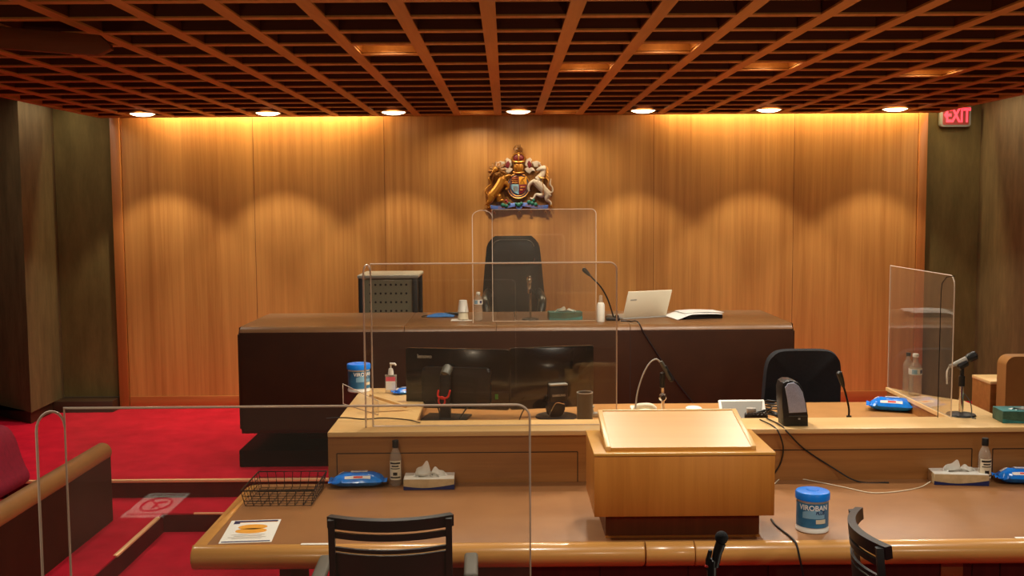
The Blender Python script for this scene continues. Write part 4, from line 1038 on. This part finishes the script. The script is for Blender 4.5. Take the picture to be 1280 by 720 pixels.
# witness microphone
b = az(1201, 519, ZC); Yb = b.y
t = thing('stand_microphone', 'black witness microphone on chrome pole and round base', 'microphone', b)
zt = ay(1201, 458, Yb).z-ZC
a = MB(); a.lathe([(0, .016), (.02, .014), (.068, .008), (.072, 0), (0, 0)], seg=32); a.build('base', M['black'], t)
a = MB(); a.tube([(0, 0, .01), (0, 0, zt*.62)], .0115, 12); a.build('pole', M['chrome'], t)
a = MB(); a.tube([(0, 0, zt*.60), (0, 0, zt*.80)], .015, 12); a.tube([(0, 0, zt*.8), (0, 0, zt+.005)], .010, 12); a.tube([(-.02, -.0, zt-.002), (.02, 0, zt+.022)], .021, 12); a.build('clutch', M['black'], t)
q0, q1, q2 = ay(1187, 458, Yb)-b, ay(1208, 449, Yb)-b, ay(1219, 444, Yb)-b
a = MB(); a.tube([q0, (q0+q1)/2, q1], [.009, .013, .016], 12); a.build('mic_body', M['silver'], t)
a = MB(); a.tube([q1, q1+(q2-q1)*.3, q2, q2+(q2-q1)*.15], [.017, .023, .024, .014], 14); a.build('mic_head', M['black'], t)
a = MB(); a.tube(spline([q0+Vector((-.002, 0, -.002)), q0+Vector((-.012, .0, -.03)), q0+Vector((-.006, .01, -.09))]), .004, 6); a.build('cable_end', M['white'], t)
a = MB(); a.tube(spline([(.012, 0, zt*.45), (.035, -.02, zt*.3), (.04, -.03, .03), (.02, -.075, .005), (.03, -.1, .004)]), .0028, 6); a.build('cable', M['grey_dark'], t)
# clerk microphone behind lectern
b = az(829, 521, ZW); Yb = b.y
t = thing('stand_microphone', 'microphone on a jointed chrome stand with looping cable behind the lectern', 'microphone', b)
q = lambda px, py: ay(px, py, Yb)-b
a = MB(); a.lathe([(0, .016), (.02, .014), (.042, .008), (.044, 0), (0, 0)], seg=28); a.build('base', M['black'], t)
a = MB(); a.tube([(0, 0, .01), q(828, 478)], .009, 10); a.build('pole', M['chrome'], t)
a = MB(); a.ball(q(828, 496)+Vector((0, -.008, 0)), (.022, .02, .024), 14); a.build('joint', M['chrome'], t)
a = MB(); a.lathe([(0, 0), (.013, 0), (.013, .006), (0, .006)], seg=16, T=Matrix.Translation(q(828, 496)+Vector((0, -.027, 0))) @ Matrix.Rotation(PI/2, 4, 'X')); a.build('joint_face', M['black'], t)
a = MB(); a.tube([q(828, 484), q(828, 466)], .0145, 10); a.tube([q(831, 458), q(835, 466), q(840, 476)], [.011, .012, .012], 10); a.build('mic_clip', M['black'], t)
a = MB(); a.tube([q(826, 452), q(832, 462), q(838, 474)], [.010, .013, .012], 10); a.build('mic_body', M['grey_dark'], t)
a = MB(); a.tube(spline([q(794, 511), q(797, 490), q(804, 468), q(812, 454), q(820, 449), q(826, 453)]), .0042, 8); a.build('cable', M['silver'], t)
# foreground microphone
Yf = 2.35
hd = ay(902, 672, Yf); lo = ay(889, 716, Yf)
t = thing('stand_microphone', 'dark foam-headed microphone rising in the foreground before the lectern', 'microphone', (lo.x, Yf, ZT))
q = lambda px, py: ay(px, py, Yf)-Vector((lo.x, Yf, ZT))
a = MB(); a.lathe([(0, .018), (.02, .016), (.075, .008), (.078, 0), (0, 0)], seg=28); a.build('base', M['black'], t)
a = MB(); a.tube([(0, 0, .01), q(890, 700)], .011, 10); a.build('pole', M['black'], t)
a = MB(); a.tube([q(893, 708), q(897, 690), q(901, 679)], [.010, .011, .012], 10); a.build('mic_body', M['black'], t)
a = MB(); a.ball(q(902, 672), (.0155, .0155, .0155), 16); a.build('mic_head', M['black_soft'], t)
a = MB(); a.tube([q(885, 712), q(885, 700), q(888, 688)], [.006, .006, .005], 8); a.build('cable_plug', M['black'], t)
a = MB(); a.tube([q(883, 706), q(885, 708)], .006, 8); a.build('band', M['red'], t)

# ------------------------------------------------------------------ bench top items
p = az(579, 400, ZB)
for i, (dz, lab) in enumerate(((0, 'lower of two upturned paper cups stacked on the judge bench'), (.052, 'upper of two upturned paper cups stacked on the judge bench'))):
    a = MB(); a.lathe([(.038, .002), (.040, .004), (.038, .006), (.028, .085), (.0265, .086), (.0265, .083), (0, .083)], seg=24)
    o = a.build('paper_cup', M['paper_cream'] if i == 0 else M['white']); o.location = (p.x-.0, p.y, ZB+dz+.004); tag(o, lab, 'cup', 'upturned paper cups')
a = MB(); a.grid(lambda u, v: Vector(((u-.5)*.15, (v-.5)*.14, .001+.004*math.sin(5*u)*v)), 8, 8, thick=.0012); o = a.build('paper_napkin', M['paper']); o.location = (p.x-.01, p.y, ZB); tag(o, 'white napkin under the upturned cups on the judge bench', 'napkin')
p = az(551, 396, ZB)
t = thing('face_mask', 'blue pleated face mask with dark loops lying on the judge bench', 'face mask', (p.x, p.y, ZB))
a = MB(); a.grid(lambda u, v: Vector(((u-.5)*.2, (v-.5)*.11, .005+.022*math.sin(PI*u)*math.sin(PI*v)+.003*math.sin(v*22))), 14, 14, thick=.002); a.build('cloth', M['blue_cloth'], t, 60)
for s in (-1, 1):
    a = MB(); a.tube(spline([(s*.1, -.05, .006), (s*.135, -.03, .004), (s*.135, .03, .004), (s*.1, .05, .006)]), .003, 6); a.build('ear_loop', M['black'], t)
a = MB(); a.box(-.03, .08, .06, .1, 0.001, .022, .006, 2); o = a.build('spectacle_case', M['black'], None); o.location = (p.x+.05, p.y+.02, ZB); tag(o, 'small black case behind the blue face mask on the judge bench', 'case')
# laptop
p = az(806, 398, ZB)
t = thing('laptop', 'open pale silver laptop seen from behind on the judge bench', 'laptop', (p.x, p.y, ZB), .42)
a = MB(); a.box(-.18, .18, 0, .24, 0, .016, .005, 2); a.build('keyboard_base', M['silver'], t)
T = Matrix.Translation((0, .005, .014)) @ Matrix.Rotation(math.radians(22), 4, 'X')
a = MB(); a.box(-.18, .18, -.006, .003, 0, .205, .003, 2, T=T); ld = a.build('lid', M['paper_cream'], t)
a = MB(); a.box(-.17, .17, .003, .004, .012, .195, T=T); a.build('display', M['black_gloss'], ld)
a = MB(); a.box(-.15, -.10, -.0066, -.006, .135, .145, T=T); a.build('lid_badge', M['silver'], ld)
# paper stacks
p = az(866, 397, ZB)
t = thing('paper_stack', 'stack of white papers on a dark folder at the end of the judge bench', 'papers', (p.x, p.y, ZB), .22)
a = MB(); a.box(-.10, .18, -.11, .12, 0, .03, .003); a.build('folder', M['black'], t)
a = MB(); a.grid(lambda u, v: Vector(((u-.5)*.34, (v-.5)*.26, .034+.006*math.sin(3*u+v)-.03*max(0, .3-u)/.3)), 12, 6, thick=.003); a.build('sheet', M['paper'], t, 60)
a = MB(); a.grid(lambda u, v: Vector(((u-.3)*.30, (v-.35)*.2, .042+.004*math.sin(4*u))), 8, 6, thick=.0015); a.build('sheet', M['paper'], t, 60)

# ------------------------------------------------------------------ clerk desk items
# document holder: clear front, timber-look sloping rail
A0, A1, A2, A3 = az(429, 505, ZC), az(473, 519, ZC), az(508, 513, ZC), az(463, 490, ZC)
t = thing('document_holder', 'small clear wedge holder with sloping wooden rail on the desk wing', 'document holder', A0)
hh = ay(426, 480, A0.y).z-ZC
B0, B1 = Vector((0, 0, hh)), A1-A0+Vector((0, 0, ay(473, 501, A1.y).z-ZC))
a = MB(); a.poly([(0, 0, .001), A1-A0+Vector((0, 0, .001)), B1, B0]); a.build('clear_front', M['clear'], t)
a = MB(); a.tube([Vector((0, 0, .001)), B0, B1, A1-A0+Vector((0, 0, .001)), Vector((0, 0, .001))], .0025, 6); a.build('clear_edge', M['clear_edge'], t)
r0, r1 = B0+(B1-B0)*.75, A2-A0+Vector((0, 0, .012)); a = MB()
dd = (r1-r0); nn = Vector((-dd.y, dd.x, 0)).normalized()*.012
a.prism([(0, 0), (dd.length, 0), (dd.length, .014), (0, .014)], 'xz', -.012, .012, .002, T=Matrix.Translation(r0) @ dd.to_track_quat('X', 'Z').to_matrix().to_4x4()); a.build('rail', M['cap_wood'], t)
# phone handset
p = az(806, 520, ZW)
t = thing('desk_phone', 'beige desk telephone half hidden behind the lectern', 'telephone', (p.x, p.y, ZW))
a = MB(); a.prism([(-.1, 0), (.1, 0), (.1, .04), (-.1, .02)], 'yz', -.07, .06, .006, 2); a.build('phone_body', M['paper_cream'], t)
a = MB(); a.tube(spline([(-.055, -.0, .036), (-.03, 0, .054), (.03, 0, .054), (.055, 0, .036)]), [.016]*25, 10); a.build('handset', M['paper_cream'], t)
# coffee cup with white lid
p = az(867, 518, ZW)
t = thing('lidded_cup', 'takeaway cup with a flat white lid behind the lectern', 'cup', (p.x, p.y, ZW))
hc = ay(867, 508.5, p.y).z-ZW
a = MB(); a.lathe([(0, 0), (.028, 0), (.04, hc-.012), (0, hc-.012)], seg=24); a.build('cup_body', M['paper_cream'], t)
a = MB(); a.lathe([(0, hc), (.036, hc), (.044, hc-.005), (.044, hc-.014), (0, hc-.014)], seg=24); a.build('lid', M['white'], t)
# small display on a stand
p = az(926, 519, ZW); Yd = p.y
t = thing('touch_panel', 'small white tilted touch panel on the clerk desk beside the speaker', 'touch panel', (p.x, p.y, ZW))
T = Matrix.Translation((0, .0, ay(923, 500, Yd).z-ZW)) @ Matrix.Rotation(math.radians(-38), 4, 'X')
a = MB(); a.box(-.125, .125, -.007, .007, -.15, 0, .006, 2, T=T); a.build('panel_housing', M['white'], t)
a = MB(); a.prism([(-.112, -.012), (.112, -.012), (.085, -.14), (-.105, -.14)], 'xz', -.012, -.006, .003, 1, T=T); a.build('rear_plate', M['silver'], t)
a = MB(); a.box(-.03, .06, -.03, .05, 0, .045, .006, 2); a.build('stand', M['silver'], t)
p = az(945, 525, ZW)
t = thing('power_adapter', 'black power adapter among cables beside the speaker', 'adapter', (p.x, p.y, ZW), -.2)
a = MB(); a.box(-.06, .06, -.035, .03, 0, .035, .006, 2); a.build('brick', M['black'], t)
a = MB(); a.box(-.05, .0, -.02, .02, .035, .065, .006, 2); a.build('plug', M['silver'], t)
for k in range(5):
    a = MB(); a.tube(spline([(-.05+.02*k, -.03, .03), (.0+.02*k, -.06+.01*k, .05+.006*k), (.08, -.05+.03*k, .04), (.13+.01*k, -.02+.012*k, .012)]), .004, 6); a.build('cable', M['black'], t)
p = az(966, 512, ZW)
t = thing('cable_coil', 'small coil of black cable on the clerk surface behind the speaker', 'cable', (p.x, p.y, ZW))
a = MB(); a.tube([((.05+.006*math.sin(k))*math.cos(k*.5), (.07+.006*math.cos(k*1.3))*math.sin(k*.5), .006+.0011*k) for k in range(40)], .004, 6); a.build('coil', M['black'], t)
# speaker
p = az(996, 533, ZC); Ys = p.y
t = thing('desktop_speaker', 'black desktop speaker with grey grille on the desk cap', 'speaker', (p.x, p.y, ZC))
sp = lambda px, py, Y=Ys: ((ay(px, py, Y)-p).x, max(0.0, (ay(px, py, Y)-p).z))
body = [sp(*q) for q in ((980, 534), (978, 508), (977, 486), (979, 479), (984, 476), (992, 476), (999, 479), (1004, 487), (1007, 500), (1010, 520), (1010.5, 534))]
a = MB(); a.prism(body, 'xz', 0, .11, .006, 2); a.build('cabinet', M['black'], t)
gr = [sp(*q) for q in ((986, 516), (984, 500), (981, 484), (985, 479), (992, 478), (998, 482), (1003, 490), (1006, 503), (1008, 515))]
a = MB(); a.prism(gr, 'xz', -.008, .004, .004, 2); a.build('grille', M['grey_speaker'], t)
l0, l1 = sp(986, 520), sp(1009, 519); a = MB(); a.box(l0[0], l1[0], -.003, .001, l0[1]-.003, l0[1]+.001); a.build('trim_line', M['grey_dark'], t)
a = MB(); q_ = sp(999, 523.5); a.box(q_[0]-.005, q_[0]+.005, -.002, .001, q_[1]-.004, q_[1]+.004); a.build('badge', M['silver'], t)

# ------------------------------------------------------------------ loose cables
def cable(name, label, pts, r, mat):
    a = MB(); a.tube(spline(pts, 8), r, 8); o = a.build(name, M[mat]); tag(o, label, 'cable'); return o
fy = TB-.016
cable('black_cable', 'black cable running from the clerk desk down onto the leather table', [az(958, 524, ZC)+Vector((0, 0, .006)), az(976, 533, ZC)+Vector((0, 0, .005)), ay(985, 541, fy-.004), ay(1005, 561, fy+.01), ay(1040, 584, fy+.008), az(1072, 601.5, ZT+.004)-Vector((0, .004, 0)), az(1110, 602.5, ZT+.004)-Vector((0, .01, 0))], .0036, 'black')
cable('black_cable', 'short black cable hanging in a loop from the clerk desk cap', [az(950, 526, ZC)+Vector((0, 0, .006)), az(966, 534, ZC)+Vector((0, 0, .006)), ay(974, 542, fy-.006), ay(979, 560, fy), ay(976, 578, fy+.008), ay(968, 592, fy+.008)], .0036, 'black')
cable('white_cord', 'thin white cord wandering over the leather table to the tissue box', [az(966, 607, ZT+.003), az(976, 598, ZT+.003), az(990, 597, ZT+.003), az(1020, 602, ZT+.003), az(1055, 609, ZT+.003), az(1090, 616, ZT+.003), az(1125, 614, ZT+.003), az(1150, 609, ZT+.003), az(1163, 602, ZT+.02)], .0024, 'paper_cream')
cable('black_cable', 'black cable from the lectern over the rounded front edge of the table', [az(964, 649, ZT+.004), az(970, 657, ZT+.004), az(984, 668, ZT+.005), az(992, 675, ZT+.006), ay(996, 682, TF-.032), ay(1000, 700, TF-.055), ay(1004, 722, TF-.06), ay(1006, 760, TF-.055)], .0042, 'black')
cable('black_cable', 'black cable hanging diagonally down the dark front of the judge bench', [az(776, 401, ZB+.005), az(788, 401.5, ZB+.005), ay(797, 404.5, 7.0)+Vector((0, -.004, .012)), ay(806, 418, 6.993), ay(824, 446, 6.991), ay(846, 478, 6.991), ay(870, 508, 6.991)], .0045, 'black')
cable('black_cable', 'thin black cable lying across the desk wing to the left monitor', [az(408, 523, ZC+.003), az(430, 522, ZC+.003), az(455, 524, ZC+.003), az(480, 522.5, ZC+.003), az(512, 525, ZC+.003), az(524, 528, ZC+.004), az(540, 528.5, ZW+.004)], .003, 'black')
for (x0, y0, x1, y1), lab in (((543, 500, 551, 526), 'thin dark cable left of the red-clipped monitor stand'), ((587, 505, 574, 526), 'thin dark cable right of the red-clipped monitor stand'), ((656, 510, 650, 527), 'dark cable between the two monitors')):
    e = az(x1, y1, ZW+.003); s_ = ay(x0, y0, e.y+.02); cable('monitor_cable', lab, [s_, s_*.6+e*.4+Vector((.01 if x1 > x0 else -.01, 0, -.01)), e+Vector((0, -.0, .004)), e+Vector((.04, .03, .0))], .0035, 'black')

# ------------------------------------------------------------------ rail wall and red chair at left
pe = az(142, 650, .12); ze = ay(139, 553, pe.y).z
t = thing('rail_wall', 'low dark box wall with rounded tan rail beside the red steps', 'low wall', (pe.x, pe.y, .12))
a = MB(); a.prism([(0, 0), (-.0, ze-.12-.06), (-.10, ze-.12-.06), (-.10, 0)], 'xz', -3.6, 0, .008, 2); a.build('wall_panel', M['leather_dark'], t)
a = MB(); P = [(-.05+.058*math.cos(2*PI*k/20), ze-.12-.058+.058*math.sin(2*PI*k/20)) for k in range(20)]
a.prism(P, 'xz', -3.6, .004, .012, 3); a.build('rail', M['leather_camel'], t)
p = az(2, 603, ZP); ycr = 6.2
pr_ = ay(20, 582, ycr)
t = thing('red_chair', 'red upholstered chair at the far left edge behind the low wall', 'chair', (pr_.x-.30, ycr, .12))
zt = ay(0, 548, ycr).z-.12
a = MB(); a.prism(smooth2([(-.22, .0), (.24, .0), (.29, .07), (.24, .16), (.19, zt-.2), (.10, zt-.15), (-.2, zt-.15), (-.27, .08)]), 'xz', -.2, .22, .03, 3, T=Matrix.Translation((0, 0, .2))); a.build('shell', M['red_cloth'], t)
for sx in (-1, 1):
    for y in (-.15, .15): a = MB(); a.tube([(sx*.18, y, 0), (sx*.15, y, .22)], .015, 8); a.build('leg', M['black_metal'], t)

# ------------------------------------------------------------------ look
sc = bpy.context.scene
sc.view_settings.view_transform = 'Standard'; sc.view_settings.look = 'None'
sc.view_settings.exposure = 0; sc.view_settings.gamma = 1
